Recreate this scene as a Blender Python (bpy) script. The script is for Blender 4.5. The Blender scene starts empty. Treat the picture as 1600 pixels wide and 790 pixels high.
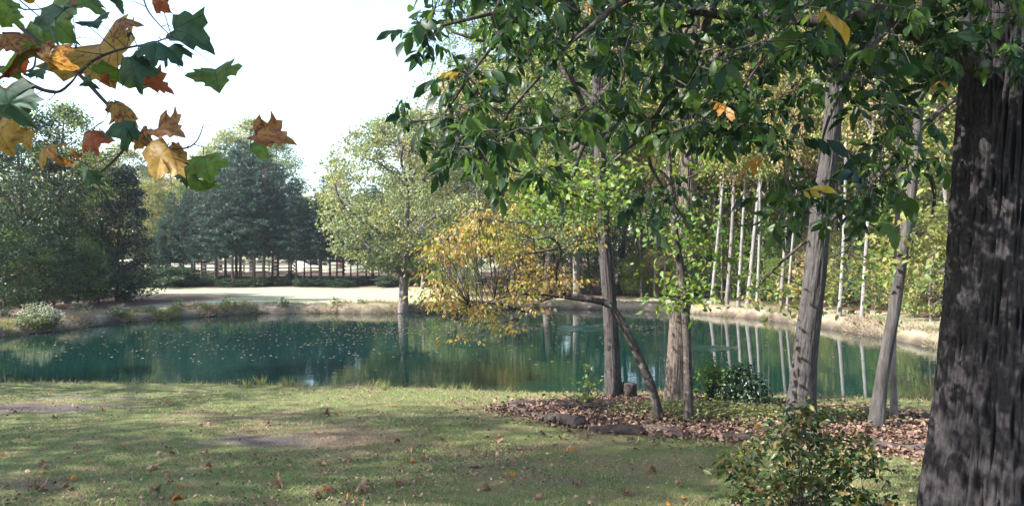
import bpy, math, random
import numpy as np
from mathutils import Vector, Matrix

# ------------------------------------------------------------------ camera, sky, sun, exposure
SC = bpy.context.scene
COL = SC.collection
R = math.radians
HAZE = 0.0003
F = 1150.0            # focal length in photo pixels (1600 px wide)
CAMZ = 2.3            # camera height over the water
PITCH = R(0.65)
cam_d = bpy.data.cameras.new('camera')
cam_d.sensor_width = 36.0
cam_d.lens = F / 1600 * 36
cam_d.clip_end = 2000
cam_d.clip_start = 0.05
cam = bpy.data.objects.new('camera', cam_d)
COL.objects.link(cam)
cam.location = (0, 0, CAMZ)
cam.rotation_euler = (math.pi / 2 + PITCH, 0, 0)
SC.camera = cam

SUN_EL = R(37)
SUN_AZ = math.atan2(-0.96, -0.26)        # x, y of the direction towards the sun: from the left, slightly behind
SUN_DIR = Vector((math.sin(SUN_AZ) * math.cos(SUN_EL), math.cos(SUN_AZ) * math.cos(SUN_EL), math.sin(SUN_EL)))
world = bpy.data.worlds.new('World')
SC.world = world
world.use_nodes = True
wn = world.node_tree
sky = wn.nodes.new('ShaderNodeTexSky')
sky.sky_type = 'NISHITA'
sky.sun_disc = False
sky.sun_elevation = SUN_EL
sky.sun_rotation = SUN_AZ
sky.air_density = 1.0
sky.dust_density = 1.2
sky.ozone_density = 1.0
bgn = wn.nodes['Background']
bgn.inputs['Strength'].default_value = 0.14
wn.links.new(sky.outputs[0], bgn.inputs[0])
sun_d = bpy.data.lights.new('sun', 'SUN')
sun_d.energy = 5.0
sun_d.angle = R(0.53)
sun_d.color = (1.0, 0.97, 0.935)
sun = bpy.data.objects.new('sun', sun_d)
COL.objects.link(sun)
sun.rotation_euler = (-SUN_DIR).to_track_quat('-Z', 'Y').to_euler()
sun.location = (-30, -10, 40)
SC.view_settings.view_transform = 'Standard'
SC.view_settings.look = 'None'
SC.view_settings.gamma = 1.0
SC.view_settings.use_curve_mapping = False
SC.view_settings.exposure = 2.08
SC.cycles.max_bounces = 6
SC.cycles.diffuse_bounces = 3
SC.cycles.glossy_bounces = 3
SC.cycles.transmission_bounces = 4
SC.cycles.sample_clamp_indirect = 4.0

# ------------------------------------------------------------------ helpers
def at(px, py, Y):
    """the point seen at photo pixel px, py at depth Y"""
    u = (px - 800) / F
    v = (395 - py) / F
    dy = math.cos(PITCH) - v * math.sin(PITCH)
    dz = math.sin(PITCH) + v * math.cos(PITCH)
    k = Y / dy
    return np.array((u * k, Y, CAMZ + dz * k))

def _hash(i, j, k, seed):
    n = (i * 73856093) ^ (j * 19349663) ^ (k * 83492791) ^ (seed * 2654435761 & 0x7fffffff)
    n = (n ^ (n >> 13)) * 1274126177 & 0x7fffffff
    n = (n ^ (n >> 16)) * 668265263 & 0x7fffffff
    return (n & 0xffffff) / float(0x1000000)

def vnoise(x, y, z=0.0, seed=0):
    x, y, z = np.broadcast_arrays(np.asarray(x, float), np.asarray(y, float), np.asarray(z, float))
    xi = np.floor(x).astype(np.int64); yi = np.floor(y).astype(np.int64); zi = np.floor(z).astype(np.int64)
    xf = x - xi; yf = y - yi; zf = z - zi
    u = xf * xf * (3 - 2 * xf); v = yf * yf * (3 - 2 * yf); w = zf * zf * (3 - 2 * zf)
    def h(a, b, c): return _hash(xi + a, yi + b, zi + c, seed)
    def l(a, b, t): return a + (b - a) * t
    return l(l(l(h(0, 0, 0), h(1, 0, 0), u), l(h(0, 1, 0), h(1, 1, 0), u), v),
             l(l(h(0, 0, 1), h(1, 0, 1), u), l(h(0, 1, 1), h(1, 1, 1), u), v), w)

def smooth(a, b, x):
    t = np.clip((np.asarray(x, float) - a) / (b - a), 0, 1)
    return t * t * (3 - 2 * t)

def mesh_np(name, verts, tris=None, quads=None, mat=None, shade=True):
    """mesh from numpy arrays of vertices, triangles and quads"""
    me = bpy.data.meshes.new(name)
    verts = np.asarray(verts, np.float32).reshape(-1, 3)
    loops = []; starts = []; n = 0
    if tris is not None and len(tris):
        t = np.asarray(tris, np.int32).reshape(-1, 3)
        loops.append(t.ravel()); starts.append(np.arange(len(t), dtype=np.int32) * 3); n = t.size
    if quads is not None and len(quads):
        q = np.asarray(quads, np.int32).reshape(-1, 4)
        loops.append(q.ravel()); starts.append(n + np.arange(len(q), dtype=np.int32) * 4)
    loops = np.concatenate(loops); starts = np.concatenate(starts)
    me.vertices.add(len(verts)); me.vertices.foreach_set('co', verts.ravel())
    me.loops.add(len(loops)); me.loops.foreach_set('vertex_index', loops)
    me.polygons.add(len(starts)); me.polygons.foreach_set('loop_start', starts)
    if shade:
        me.polygons.foreach_set('use_smooth', np.ones(len(starts), bool))
    me.update(calc_edges=True)
    if mat is not None:
        me.materials.append(mat)
    return me

def link(name, data, parent=None, mat=None):
    o = bpy.data.objects.new(name, data)
    COL.objects.link(o)
    o.parent = parent
    if mat is not None and data is not None:
        data.materials.append(mat)
    return o

def tag(o, label=None, cat=None, group=None, kind=None):
    if label: o['label'] = label
    if cat: o['category'] = cat
    if group: o['group'] = group
    if kind: o['kind'] = kind
    return o

def thing(name, label, cat, loc=(0, 0, 0), rotz=0, group=None, scale=1.0):
    o = bpy.data.objects.new(name, None)
    COL.objects.link(o)
    o.empty_display_size = 0.2
    o.location = loc; o.rotation_euler = (0, 0, rotz)
    o.scale = (scale,) * 3 if np.isscalar(scale) else scale
    return tag(o, label, cat, group)

def catmull(pts, n):
    """smooth curve through points (any columns)"""
    P = np.asarray(pts, float)
    P = np.vstack([2 * P[0] - P[1], P, 2 * P[-1] - P[-2]])
    m = len(P) - 3
    t = np.linspace(0, m - 1e-6, n)
    i = t.astype(int); f = (t - i)[:, None]
    a, b, c, d = P[i], P[i + 1], P[i + 2], P[i + 3]
    return 0.5 * (2 * b + (c - a) * f + (2 * a - 5 * b + 4 * c - d) * f ** 2 + (3 * b - a - 3 * c + d) * f ** 3)

class Tubes:
    """collects tapered tubes"""
    def __init__(self): self.v = []; self.q = []; self.t = []; self.n = 0
    def add(self, pts, rad, sides=6, cap=True, rough=0.0, seed=0):
        pts = np.asarray(pts, float); k = len(pts)
        rad = np.broadcast_to(np.asarray(rad, float), (k,))
        T = np.gradient(pts, axis=0); T /= np.linalg.norm(T, axis=1)[:, None] + 1e-9
        ref = np.array((0, 0, 1.0)) if abs(T[:, 2]).mean() < 0.8 else np.array((1.0, 0, 0))
        A = np.cross(T, ref); A /= np.linalg.norm(A, axis=1)[:, None] + 1e-9
        B = np.cross(T, A)
        a = np.arange(sides) / sides * 2 * math.pi
        rr = rad[:, None] * np.ones(sides)[None]
        if rough:
            rr = rr * (1 + rough * (vnoise(np.cos(a)[None] * 2 + seed, np.sin(a)[None] * 2, np.arange(k)[:, None] * 0.7, seed) - 0.5) * 2)
        V = pts[:, None] + rr[..., None] * (np.cos(a)[None, :, None] * A[:, None] + np.sin(a)[None, :, None] * B[:, None])
        o = self.n
        i = np.arange(k - 1)[:, None] * sides; j = np.arange(sides)[None]; j2 = (j + 1) % sides
        Q = np.stack([o + i + j, o + i + sides + j, o + i + sides + j2, o + i + j2], -1).reshape(-1, 4)
        self.v.append(V.reshape(-1, 3)); self.q.append(Q); self.n += k * sides
        if cap:
            for s, row in ((0, 0), (1, k - 1)):
                c = self.n; self.v.append(pts[row][None]); self.n += 1
                ring = o + row * sides + np.arange(sides); nx = o + row * sides + (np.arange(sides) + 1) % sides
                cc = np.full(sides, c)
                self.t.append(np.stack([ring, nx, cc] if s == 0 else [nx, ring, cc], -1))
        return self
    def mesh(self, name, mat):
        return mesh_np(name, np.vstack(self.v), np.vstack(self.t) if self.t else None, np.vstack(self.q), mat)

def unit(a): return a / (np.linalg.norm(a, axis=-1, keepdims=True) + 1e-9)

# leaf templates: y runs along the leaf, z is its upper side
DIAMOND = (np.array([(0, 0, 0), (.36, .45, .06), (0, 1, -.08), (-.36, .5, .06)]), np.array([(0, 1, 2), (0, 2, 3)]))
NEEDLE = (np.array([(-.05, 0, 0), (.05, 0, 0), (0, 1, -.03)]), np.array([(0, 1, 2)]))
BLADE = (np.array([(-.06, 0, 0), (.06, 0, 0), (0, 1, .25)]), np.array([(0, 1, 2)]))
OVAL = (np.array([(0, 0, 0), (.24, .28, .07), (.25, .58, .06), (0, 1, -.16), (-.25, .58, .06), (-.24, .28, .07), (0, .45, 0)]),
        np.array([(0, 1, 6), (1, 2, 6), (2, 3, 6), (3, 4, 6), (4, 5, 6), (5, 0, 6)]))
LANCE = (np.array([(0, 0, 0), (.10, .2, .03), (.165, .5, .02), (.10, .8, -.07), (0, 1, -.2), (-.10, .8, -.07), (-.165, .5, .02), (-.10, .2, .03),
                   (0, .2, 0), (0, .5, -.02), (0, .8, -.1)]),
         np.array([(0, 1, 8), (1, 2, 9), (1, 9, 8), (2, 3, 10), (2, 10, 9), (3, 4, 10), (4, 5, 10), (5, 6, 9), (5, 9, 10), (6, 7, 8), (6, 8, 9), (7, 0, 8)]))

def leaves(P, D, N, S, tmpl):
    """leaf faces at P along D with upper side near N, size S"""
    V, T = tmpl
    D = unit(np.asarray(D, float)); X = unit(np.cross(D, N)); Z = np.cross(X, D)
    M = np.stack([X, D, Z], 1) * np.asarray(S, float).reshape(-1, 1, 1)
    W = np.einsum('kc,ncd->nkd', V, M) + np.asarray(P)[:, None]
    I = T[None] + (np.arange(len(P)) * len(V))[:, None, None]
    return W.reshape(-1, 3), I.reshape(-1, 3)

def rdirs(rng, n, zscale=1.0, zbias=0.0):
    d = rng.normal(size=(n, 3)); d = unit(d); d[:, 2] = d[:, 2] * zscale + zbias
    return unit(d)

# ------------------------------------------------------------------ materials
def mat_new(name):
    m = bpy.data.materials.new(name); m.use_nodes = True
    nt = m.node_tree; nt.nodes.clear()
    out = nt.nodes.new('ShaderNodeOutputMaterial')
    return m, nt, out

def nd(nt, typ, **kw):
    n = nt.nodes.new(typ)
    for k, v in kw.items(): setattr(n, k, v)
    return n

def ramp(nt, cols, fac, mode='LINEAR'):
    r = nd(nt, 'ShaderNodeValToRGB'); r.color_ramp.interpolation = mode
    e = r.color_ramp.elements
    while len(e) < len(cols): e.new(0.5)
    for i, c in enumerate(cols):
        p, c = c if len(c) == 2 else (i / (len(cols) - 1), c)
        e[i].position = p; e[i].color = (*c, 1)
    nt.links.new(fac, r.inputs[0])
    return r.outputs[0]

def noise(nt, scale, coord, detail=3, rough=0.6, stretch=None):
    n = nd(nt, 'ShaderNodeTexNoise'); n.inputs['Scale'].default_value = scale
    n.inputs['Detail'].default_value = detail; n.inputs['Roughness'].default_value = rough
    if stretch:
        mp = nd(nt, 'ShaderNodeMapping'); mp.inputs['Scale'].default_value = stretch
        nt.links.new(coord, mp.inputs[0]); coord = mp.outputs[0]
    nt.links.new(coord, n.inputs['Vector'])
    return n.outputs['Fac']

def mix(nt, a, b, fac, mode='MIX'):
    m = nd(nt, 'ShaderNodeMix', data_type='RGBA', blend_type=mode)
    for s, v in ((6, a), (7, b), (0, fac)):
        if isinstance(v, (int, float)): m.inputs[s].default_value = v
        elif isinstance(v, tuple): m.inputs[s].default_value = (*v, 1)
        else: nt.links.new(v, m.inputs[s])
    return m.outputs[2]

def leaf_mat(name, cols, trans=0.4, rough=0.5, per='island', spots=None, veins=False, patch=None, patch_scale=0.5, glow=1.5, spec=0.35):
    """cols: leaf colours drawn at random per leaf; patch: colours that take over whole sprays"""
    m, nt, out = mat_new(name)
    L = nt.links.new
    tc = nd(nt, 'ShaderNodeTexCoord').outputs['Object']
    if per == 'island': fac = nd(nt, 'ShaderNodeNewGeometry').outputs['Random Per Island']
    else: fac = nd(nt, 'ShaderNodeObjectInfo').outputs['Random']
    c = ramp(nt, cols, fac)
    if patch:
        pn = noise(nt, patch_scale, tc, 2)
        pf = ramp(nt, [(0.50, (0, 0, 0)), (0.66, (1, 1, 1))], pn)
        c = mix(nt, c, ramp(nt, patch, fac), pf)
    if spots:
        sn = noise(nt, spots[0], tc, 4, 0.65)
        sf = ramp(nt, [(spots[2], (0, 0, 0)), (spots[2] + 0.12, (1, 1, 1))], sn)
        c = mix(nt, c, spots[1], sf)
    if veins:
        def ma(op, a, b=None):
            q = nd(nt, 'ShaderNodeMath', operation=op)
            for k, v in enumerate((a, b)):
                if v is None: continue
                if isinstance(v, (int, float)): q.inputs[k].default_value = v
                else: L(v, q.inputs[k])
            return q.outputs[0]
        sx = nd(nt, 'ShaderNodeSeparateXYZ'); L(tc, sx.inputs[0])
        an = ma('ARCTAN2', sx.outputs[0], ma('ADD', sx.outputs[1], .02))
        rr = ma('SQRT', ma('ADD', ma('MULTIPLY', sx.outputs[0], sx.outputs[0]), ma('MULTIPLY', sx.outputs[1], sx.outputs[1])))
        ln = ma('MULTIPLY', ma('ABSOLUTE', ma('SINE', ma('MULTIPLY', an, math.pi / .82))), rr)
        c = mix(nt, c, mix(nt, c, (.55, .5, .4), 1.0, 'MULTIPLY'), ma('LESS_THAN', ln, .03))
        big = noise(nt, 2.2, tc, 3, .6)
        c = mix(nt, c, mix(nt, c, (.45, .42, .4), 1.0, 'MULTIPLY'), ramp(nt, [(.42, (0, 0, 0)), (.7, (1, 1, 1))], big))
    p = nd(nt, 'ShaderNodeBsdfPrincipled')
    L(c, p.inputs['Base Color']); p.inputs['Roughness'].default_value = rough
    p.inputs['Specular IOR Level'].default_value = spec
    t = nd(nt, 'ShaderNodeBsdfTranslucent')
    L(mix(nt, c, (glow, glow * 0.95, glow * 0.55), 1.0, 'MULTIPLY'), t.inputs['Color'])
    ms = nd(nt, 'ShaderNodeMixShader'); ms.inputs[0].default_value = trans
    L(p.outputs[0], ms.inputs[1]); L(t.outputs[0], ms.inputs[2]); L(ms.outputs[0], out.inputs[0])
    return m

def bark_mat(name, c0, c1, c2, scale=8.0, bump=0.6, moss=None, stretch=(1, 1, 0.18), furrow=None):
    m, nt, out = mat_new(name); L = nt.links.new
    tc = nd(nt, 'ShaderNodeTexCoord').outputs['Object']
    a = noise(nt, scale, tc, 6, 0.7, stretch)
    b = noise(nt, scale * 0.12, tc, 3, 0.6)
    c = ramp(nt, [(0.3, c0), (0.5, c1), (0.72, c2)], a)
    c = mix(nt, c, mix(nt, c, (0.55, 0.55, 0.6), 1.0, 'MULTIPLY'), b)
    if furrow:
        fa = nd(nt, 'ShaderNodeAttribute', attribute_name='furrow').outputs['Fac']
        c = mix(nt, furrow, c, ramp(nt, [(.30, (0, 0, 0)), (.58, (1, 1, 1))], fa))
    if moss:
        mn = noise(nt, scale * 0.3, tc, 4, 0.7)
        c = mix(nt, c, moss, ramp(nt, [(0.56, (0, 0, 0)), (0.68, (.8, .8, .8))], mn))
    p = nd(nt, 'ShaderNodeBsdfPrincipled'); L(c, p.inputs['Base Color'])
    p.inputs['Roughness'].default_value = 0.9; p.inputs['Specular IOR Level'].default_value = 0.15
    bp = nd(nt, 'ShaderNodeBump'); bp.inputs['Strength'].default_value = bump; bp.inputs['Distance'].default_value = 0.02
    L(a, bp.inputs['Height']); L(bp.outputs[0], p.inputs['Normal']); L(p.outputs[0], out.inputs[0])
    return m

def plain_mat(name, c, rough=0.8, var=0.25, scale=6.0):
    m, nt, out = mat_new(name); L = nt.links.new
    tc = nd(nt, 'ShaderNodeTexCoord').outputs['Object']
    n = noise(nt, scale, tc, 5, 0.65)
    col = ramp(nt, [(0.3, tuple(v * (1 - var) for v in c)), (0.7, tuple(min(1, v * (1 + var)) for v in c))], n)
    p = nd(nt, 'ShaderNodeBsdfPrincipled'); L(col, p.inputs['Base Color']); p.inputs['Roughness'].default_value = rough
    L(p.outputs[0], out.inputs[0])
    return m

M = {}
M['bark_grey'] = bark_mat('bark_grey', (.03, .026, .024), (.06, .053, .048), (.11, .10, .09), 14)
M['bark_brown'] = bark_mat('bark_brown', (.05, .035, .027), (.17, .13, .10), (.34, .27, .21), 16)
M['bark_hickory'] = bark_mat('bark_hickory', (.017, .015, .015), (.034, .030, .030), (.056, .051, .050), 60, 0.7, stretch=(1, 1, .5), furrow=(.009, .008, .008))
M['furrow_grey'] = bark_mat('furrow_grey', (.03, .027, .025), (.057, .051, .047), (.09, .082, .076), 30, .6, furrow=(.035, .028, .024), stretch=(1, 1, .4))
M['furrow_brown'] = bark_mat('furrow_brown', (.06, .045, .036), (.11, .086, .068), (.165, .134, .107), 30, .6, furrow=(.045, .032, .025), stretch=(1, 1, .4))
M['bark_pale'] = bark_mat('bark_pale', (.085, .076, .07), (.20, .183, .17), (.33, .31, .29), 6, 0.4, stretch=(1, 1, .5))
M['bark_mid'] = bark_mat('bark_mid', (.07, .06, .052), (.16, .138, .12), (.27, .24, .21), 7, 0.4, stretch=(1, 1, .4))
M['bark_pine'] = bark_mat('bark_pine', (.05, .035, .03), (.13, .095, .08), (.22, .17, .145), 6, 0.5)
M['bark_dark'] = bark_mat('bark_dark', (.018, .014, .012), (.05, .04, .034), (.11, .09, .075), 20, 0.5, moss=(.16, .16, .14))
M['twig'] = plain_mat('twig', (.035, .026, .022))
M['dead_wood'] = bark_mat('dead_wood', (.026, .02, .017), (.06, .047, .041), (.12, .10, .09), 12, 0.6, stretch=(.25, 1, 1))
M['cut_wood'] = plain_mat('cut_wood', (.085, .06, .045), .9, .45, 30)
M['dark_log'] = bark_mat('dark_log', (.02, .015, .012), (.055, .042, .034), (.105, .082, .068), 14, 0.7, stretch=(.25, 1, 1))

G_ = (.045, .085, .022); G_D = (.022, .05, .022); G_Y = (.16, .17, .03); YEL = (.36, .25, .04); ORG = (.36, .15, .035)
M['leaf_green'] = leaf_mat('leaf_green', [(.035, .07, .022), (.06, .11, .03), (.10, .15, .038), (.16, .18, .05)], .4, patch=[(.13, .145, .045), (.18, .17, .06)], patch_scale=.35)
M['leaf_dark'] = leaf_mat('leaf_dark', [(.016, .036, .016), (.026, .055, .024), (.04, .072, .028)], .25)
M['leaf_yellowgreen'] = leaf_mat('leaf_yellowgreen', [(.07, .115, .032), (.12, .165, .045), (.18, .21, .06), (.28, .24, .08)], .45, patch=[(.30, .24, .09), (.27, .17, .09)], patch_scale=.4)
M['leaf_autumn'] = leaf_mat('leaf_autumn', [(.12, .135, .05), (.22, .19, .085), (.33, .25, .13), (.34, .22, .14)], .4, patch=[(.14, .18, .06), (.25, .22, .09)], patch_scale=.3)
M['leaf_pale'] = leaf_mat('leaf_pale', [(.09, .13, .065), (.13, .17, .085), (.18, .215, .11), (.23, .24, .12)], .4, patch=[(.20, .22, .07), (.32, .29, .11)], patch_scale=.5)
M['leaf_fresh'] = leaf_mat('leaf_fresh', [(.045, .095, .018), (.075, .14, .023), (.115, .175, .028), (.18, .20, .04)], .45)
M['needle'] = leaf_mat('needle', [(.008, .028, .026), (.013, .042, .036), (.022, .06, .046), (.038, .078, .05)], .2, patch=[(.022, .055, .042), (.045, .075, .05)], patch_scale=.6)
M['leaf_dogwood'] = leaf_mat('leaf_dogwood', [(.09, .125, .025), (.15, .165, .03), (.22, .19, .035), (.27, .18, .04), (.27, .15, .06)], .45,
                             patch=[(.29, .16, .10), (.26, .13, .08), (.30, .21, .06)], patch_scale=1.3)
HICK = [(.006, .018, .008), (.010, .027, .010), (.016, .040, .012), (.032, .06, .015)]
M['leaf_hickory'] = leaf_mat('leaf_hickory', HICK + [(.055, .095, .02)], .45, .42, spec=.22, glow=2.2)
M['leaf_hickory_single'] = leaf_mat('leaf_hickory_single', HICK + [(.055, .095, .02)], .45, .42, per='object', spec=.22, glow=2.2)
M['leaf_hickory_turning'] = leaf_mat('leaf_hickory_turning', [(.28, .22, .03), (.36, .18, .03), (.18, .07, .03)], .45, .5, per='object')
M['leaf_shrub'] = leaf_mat('leaf_shrub', [(.014, .032, .012), (.024, .05, .015), (.045, .07, .018), (.08, .09, .024), (.14, .085, .03)], .35, .42, spots=(9, (.16, .07, .04), .62))
M['leaf_shrub_single'] = leaf_mat('leaf_shrub_single', [(.014, .032, .012), (.024, .05, .015), (.036, .065, .016), (.06, .08, .02), (.11, .095, .025), (.17, .085, .03)], .35, .45, per='object', spec=.25)
M['leaf_holly'] = leaf_mat('leaf_holly', [(.008, .02, .008), (.014, .034, .013), (.024, .05, .018)], .15, .35, spec=.5)
M['maple_green'] = leaf_mat('maple_green', [(.07, .13, .03), (.10, .17, .035)], .55, .5, 'object', spots=(7, (.16, .13, .03), .55), veins=True)
M['maple_dark'] = leaf_mat('maple_dark', [(.025, .062, .04), (.042, .08, .045)], .3, .6, 'object', spec=.15, spots=(6, (.08, .10, .03), .58), veins=True)
M['maple_yellow'] = leaf_mat('maple_yellow', [(.34, .21, .04), (.28, .17, .035)], .55, .55, 'object', spots=(9, (.17, .075, .02), .55), glow=1.2, veins=True)
M['maple_red'] = leaf_mat('maple_red', [(.16, .035, .022), (.26, .07, .03)], .55, .55, 'object', spots=(7, (.30, .15, .05), .55), veins=True)
M['maple_brown'] = leaf_mat('maple_brown', [(.24, .11, .04), (.28, .16, .05)], .55, .55, 'object', spots=(6, (.11, .03, .025), .48), veins=True)
M['fallen'] = leaf_mat('fallen', [(.03, .02, .014), (.07, .04, .028), (.14, .07, .045), (.22, .12, .075), (.32, .22, .15), (.05, .03, .022)], .15, .7)
M['fallen_brown'] = leaf_mat('fallen_brown', [(.10, .05, .03), (.20, .10, .06), (.30, .18, .12), (.14, .06, .04)], .15, .7, 'object', spots=(30, (.09, .05, .03), .6))
M['fallen_orange'] = leaf_mat('fallen_orange', [(.34, .12, .03), (.40, .18, .04), (.30, .09, .03)], .2, .65, 'object', spots=(30, (.15, .06, .03), .62))
M['litter'] = leaf_mat('litter', [(.04, .024, .018), (.088, .05, .034), (.14, .08, .054), (.21, .13, .09), (.062, .036, .026)], .1, .75)
M['float_leaf'] = leaf_mat('float_leaf', [(.12, .08, .045), (.20, .145, .09), (.16, .095, .055), (.27, .21, .16)], .05, .6)
M['dry_grass'] = leaf_mat('dry_grass', [(.16, .125, .09), (.24, .185, .135), (.31, .24, .185), (.11, .12, .05)], .3, .8, patch=[(.09, .12, .035), (.14, .16, .05)], patch_scale=.5)
M['tuft'] = leaf_mat('tuft', [(.08, .12, .04), (.15, .18, .06), (.24, .22, .10)], .4, .6)
M['weed'] = leaf_mat('weed', [(.05, .09, .03), (.08, .12, .04), (.12, .15, .06)], .35, .6)
M['flower'] = leaf_mat('flower', [(.42, .42, .40), (.6, .6, .57)], .3, .8, glow=1.0)

# ------------------------------------------------------------------ terrain
POND = np.array([(-9.4, 13.4), (-4.6, 13.2), (-1.1, 12.75), (.5, 12.5), (2.0, 12.35), (3.6, 12.25), (5.0, 12.05), (6.4, 11.6), (8.2, 11.8), (9.8, 13.2),
                 (10.8, 16), (11.2, 19.3), (10.9, 24), (10, 28.6), (8.2, 32), (5.8, 34), (1.5, 35.8), (-1.5, 34.2), (-4.9, 32.4), (-8, 32.6), (-11.3, 32),
                 (-12.9, 29.9), (-14.5, 27.8), (-14.9, 24.5), (-15.5, 22.2), (-15.9, 18), (-13.6, 14.8), (-11.6, 13.7)])
POND = catmull(np.vstack([POND, POND[:1]]), 160)[:-1]
POND = POND + 0.22 * (np.stack([vnoise(POND[:, 0] * .9, POND[:, 1] * .9, 1), vnoise(POND[:, 0] * .9, POND[:, 1] * .9, 7)], 1) - .5)

def pond_dist(x, y):
    """signed distance to the shore, positive on land"""
    x = np.atleast_1d(np.asarray(x, float)); y = np.atleast_1d(np.asarray(y, float))
    sh = x.shape; x = x.ravel(); y = y.ravel()
    best = np.full(x.shape, 1e9); inside = np.zeros(x.shape, bool)
    A = POND; B = np.roll(POND, -1, 0)
    for (ax, ay), (bx, by) in zip(A, B):
        dx, dy = bx - ax, by - ay
        t = np.clip(((x - ax) * dx + (y - ay) * dy) / (dx * dx + dy * dy), 0, 1)
        best = np.minimum(best, (x - ax - t * dx) ** 2 + (y - ay - t * dy) ** 2)
        c = (ay > y) != (by > y)
        with np.errstate(divide='ignore', invalid='ignore'):
            inside ^= c & (x < (bx - ax) * (y - ay) / (by - ay + 1e-12) + ax)
    d = np.sqrt(best)
    return np.where(inside, -d, d).reshape(sh)

_sd = pond_dist
_gx0, _gy0, _gs = -34.0, -8.0, 0.2
_GRID = _sd(*np.meshgrid(_gx0 + np.arange(340) * _gs, _gy0 + np.arange(300) * _gs))
def pond_dist(x, y):
    x, y = np.broadcast_arrays(np.atleast_1d(np.asarray(x, float)), np.atleast_1d(np.asarray(y, float)))
    u = (x - _gx0) / _gs; v = (y - _gy0) / _gs
    uc = np.clip(u, 0, 338.999); vc = np.clip(v, 0, 298.999)
    i = uc.astype(int); j = vc.astype(int); a = uc - i; b = vc - j
    d = (_GRID[j, i] * (1 - a) + _GRID[j, i + 1] * a) * (1 - b) + (_GRID[j + 1, i] * (1 - a) + _GRID[j + 1, i + 1] * a) * b
    return d + np.hypot(u - uc, v - vc) * _gs

def height(x, y):
    x = np.atleast_1d(np.asarray(x, float)); y = np.atleast_1d(np.asarray(y, float))
    d = pond_dist(x, y)
    far = smooth(15, 22, y)
    z = (0.22 + .10 * far) * smooth(-0.05, 0.75 - .35 * far, d) - 0.8 * smooth(0.0, 2.0, -d) - 0.06 * (d < 0)
    z += 0.035 * np.clip(12.3 - y, 0, 14) * smooth(0.3, 3, d)
    z += 0.75 * smooth(50, 70, y) + 0.010 * np.clip(y - 70, 0, 200)
    z += 0.05 * np.clip(x - 13, 0, 60) * smooth(14, 24, y) * smooth(90, 50, y)
    z += (0.05 * (vnoise(x * .8, y * .8, 3) - .5) + .10 * (vnoise(x * .25, y * .25, 9) - .5)) * smooth(.2, 1.5, d)
    z += 0.20 * (vnoise(x * 1.7, y * 1.7, 5) - .5) * smooth(.0, .4, d) * smooth(3, 1, d) * far
    return z

def hz(x, y): return float(height(x, y)[0])

def gp(px, py):
    """ground point under a pixel"""
    lo = None
    for Y in np.arange(3.0, 90, 0.25):
        p = at(px, py, Y)
        if p[2] < hz(p[0], p[1]):
            a, b = Y - 0.25, Y
            for _ in range(12):
                m = (a + b) / 2; p = at(px, py, m)
                if p[2] < hz(p[0], p[1]): b = m
                else: a = m
            p = at(px, py, b); p[2] = hz(p[0], p[1])
            return p
    p = at(px, py, 60); p[2] = hz(p[0], p[1]); return p

# leaf-litter bed outline, from its edge on the lawn
BED_PX = [(765, 640), (800, 630), (905, 624), (1000, 622), (1100, 624), (1230, 630), (1330, 640), (1480, 652), (1600, 660), (1640, 735), (1480, 722), (1390, 708),
          (1300, 694), (1210, 692), (1120, 690), (1050, 684), (980, 677), (900, 668), (840, 656)]
BED = np.array([gp(*p)[:2] for p in BED_PX])

def poly_dist(P, x, y):
    best = np.full(x.shape, 1e9); ins = np.zeros(x.shape, bool)
    for (ax, ay), (bx, by) in zip(P, np.roll(P, -1, 0)):
        dx, dy = bx - ax, by - ay
        t = np.clip(((x - ax) * dx + (y - ay) * dy) / (dx * dx + dy * dy), 0, 1)
        best = np.minimum(best, (x - ax - t * dx) ** 2 + (y - ay - t * dy) ** 2)
        ins ^= ((ay > y) != (by > y)) & (x < (bx - ax) * (y - ay) / (by - ay + 1e-12) + ax)
    d = np.sqrt(best)
    return np.where(ins, -d, d)

DIRT = [(*gp(410, 688)[:2], .75, .32), (*gp(40, 636)[:2], 1.2, .5), (*gp(700, 650)[:2], .9, .35), (*gp(900, 750)[:2], .9, .2), (*gp(130, 620)[:2], 1.2, .3), (*gp(60, 755)[:2], .4, .12), (*gp(760, 720)[:2], .7, .3)]
def dirt_mask(x, y):
    m = np.zeros(x.shape)
    n = vnoise(x * 3, y * 3, 2) * .6 + vnoise(x * 8, y * 8, 4) * .4
    for k, (cx, cy, rx, ry) in enumerate(DIRT):
        d = np.sqrt(((x - cx) / rx) ** 2 + ((y - cy) / ry) ** 2)
        m = np.maximum(m, smooth(1.0, .55, d + (n - .5) * 1.1) * (1, 1, .35, .4, .7, .6, .35)[k])
    return m

def axis(lo, a, b, hi, step, k=1.16):
    mid = list(np.arange(a, b + 1e-6, step)); s = step; v = b
    while v < hi: s *= k; v += s; mid.append(v)
    s = step; v = a
    while v > lo: s *= k; v -= s; mid.insert(0, v)
    return np.array(mid)

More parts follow.
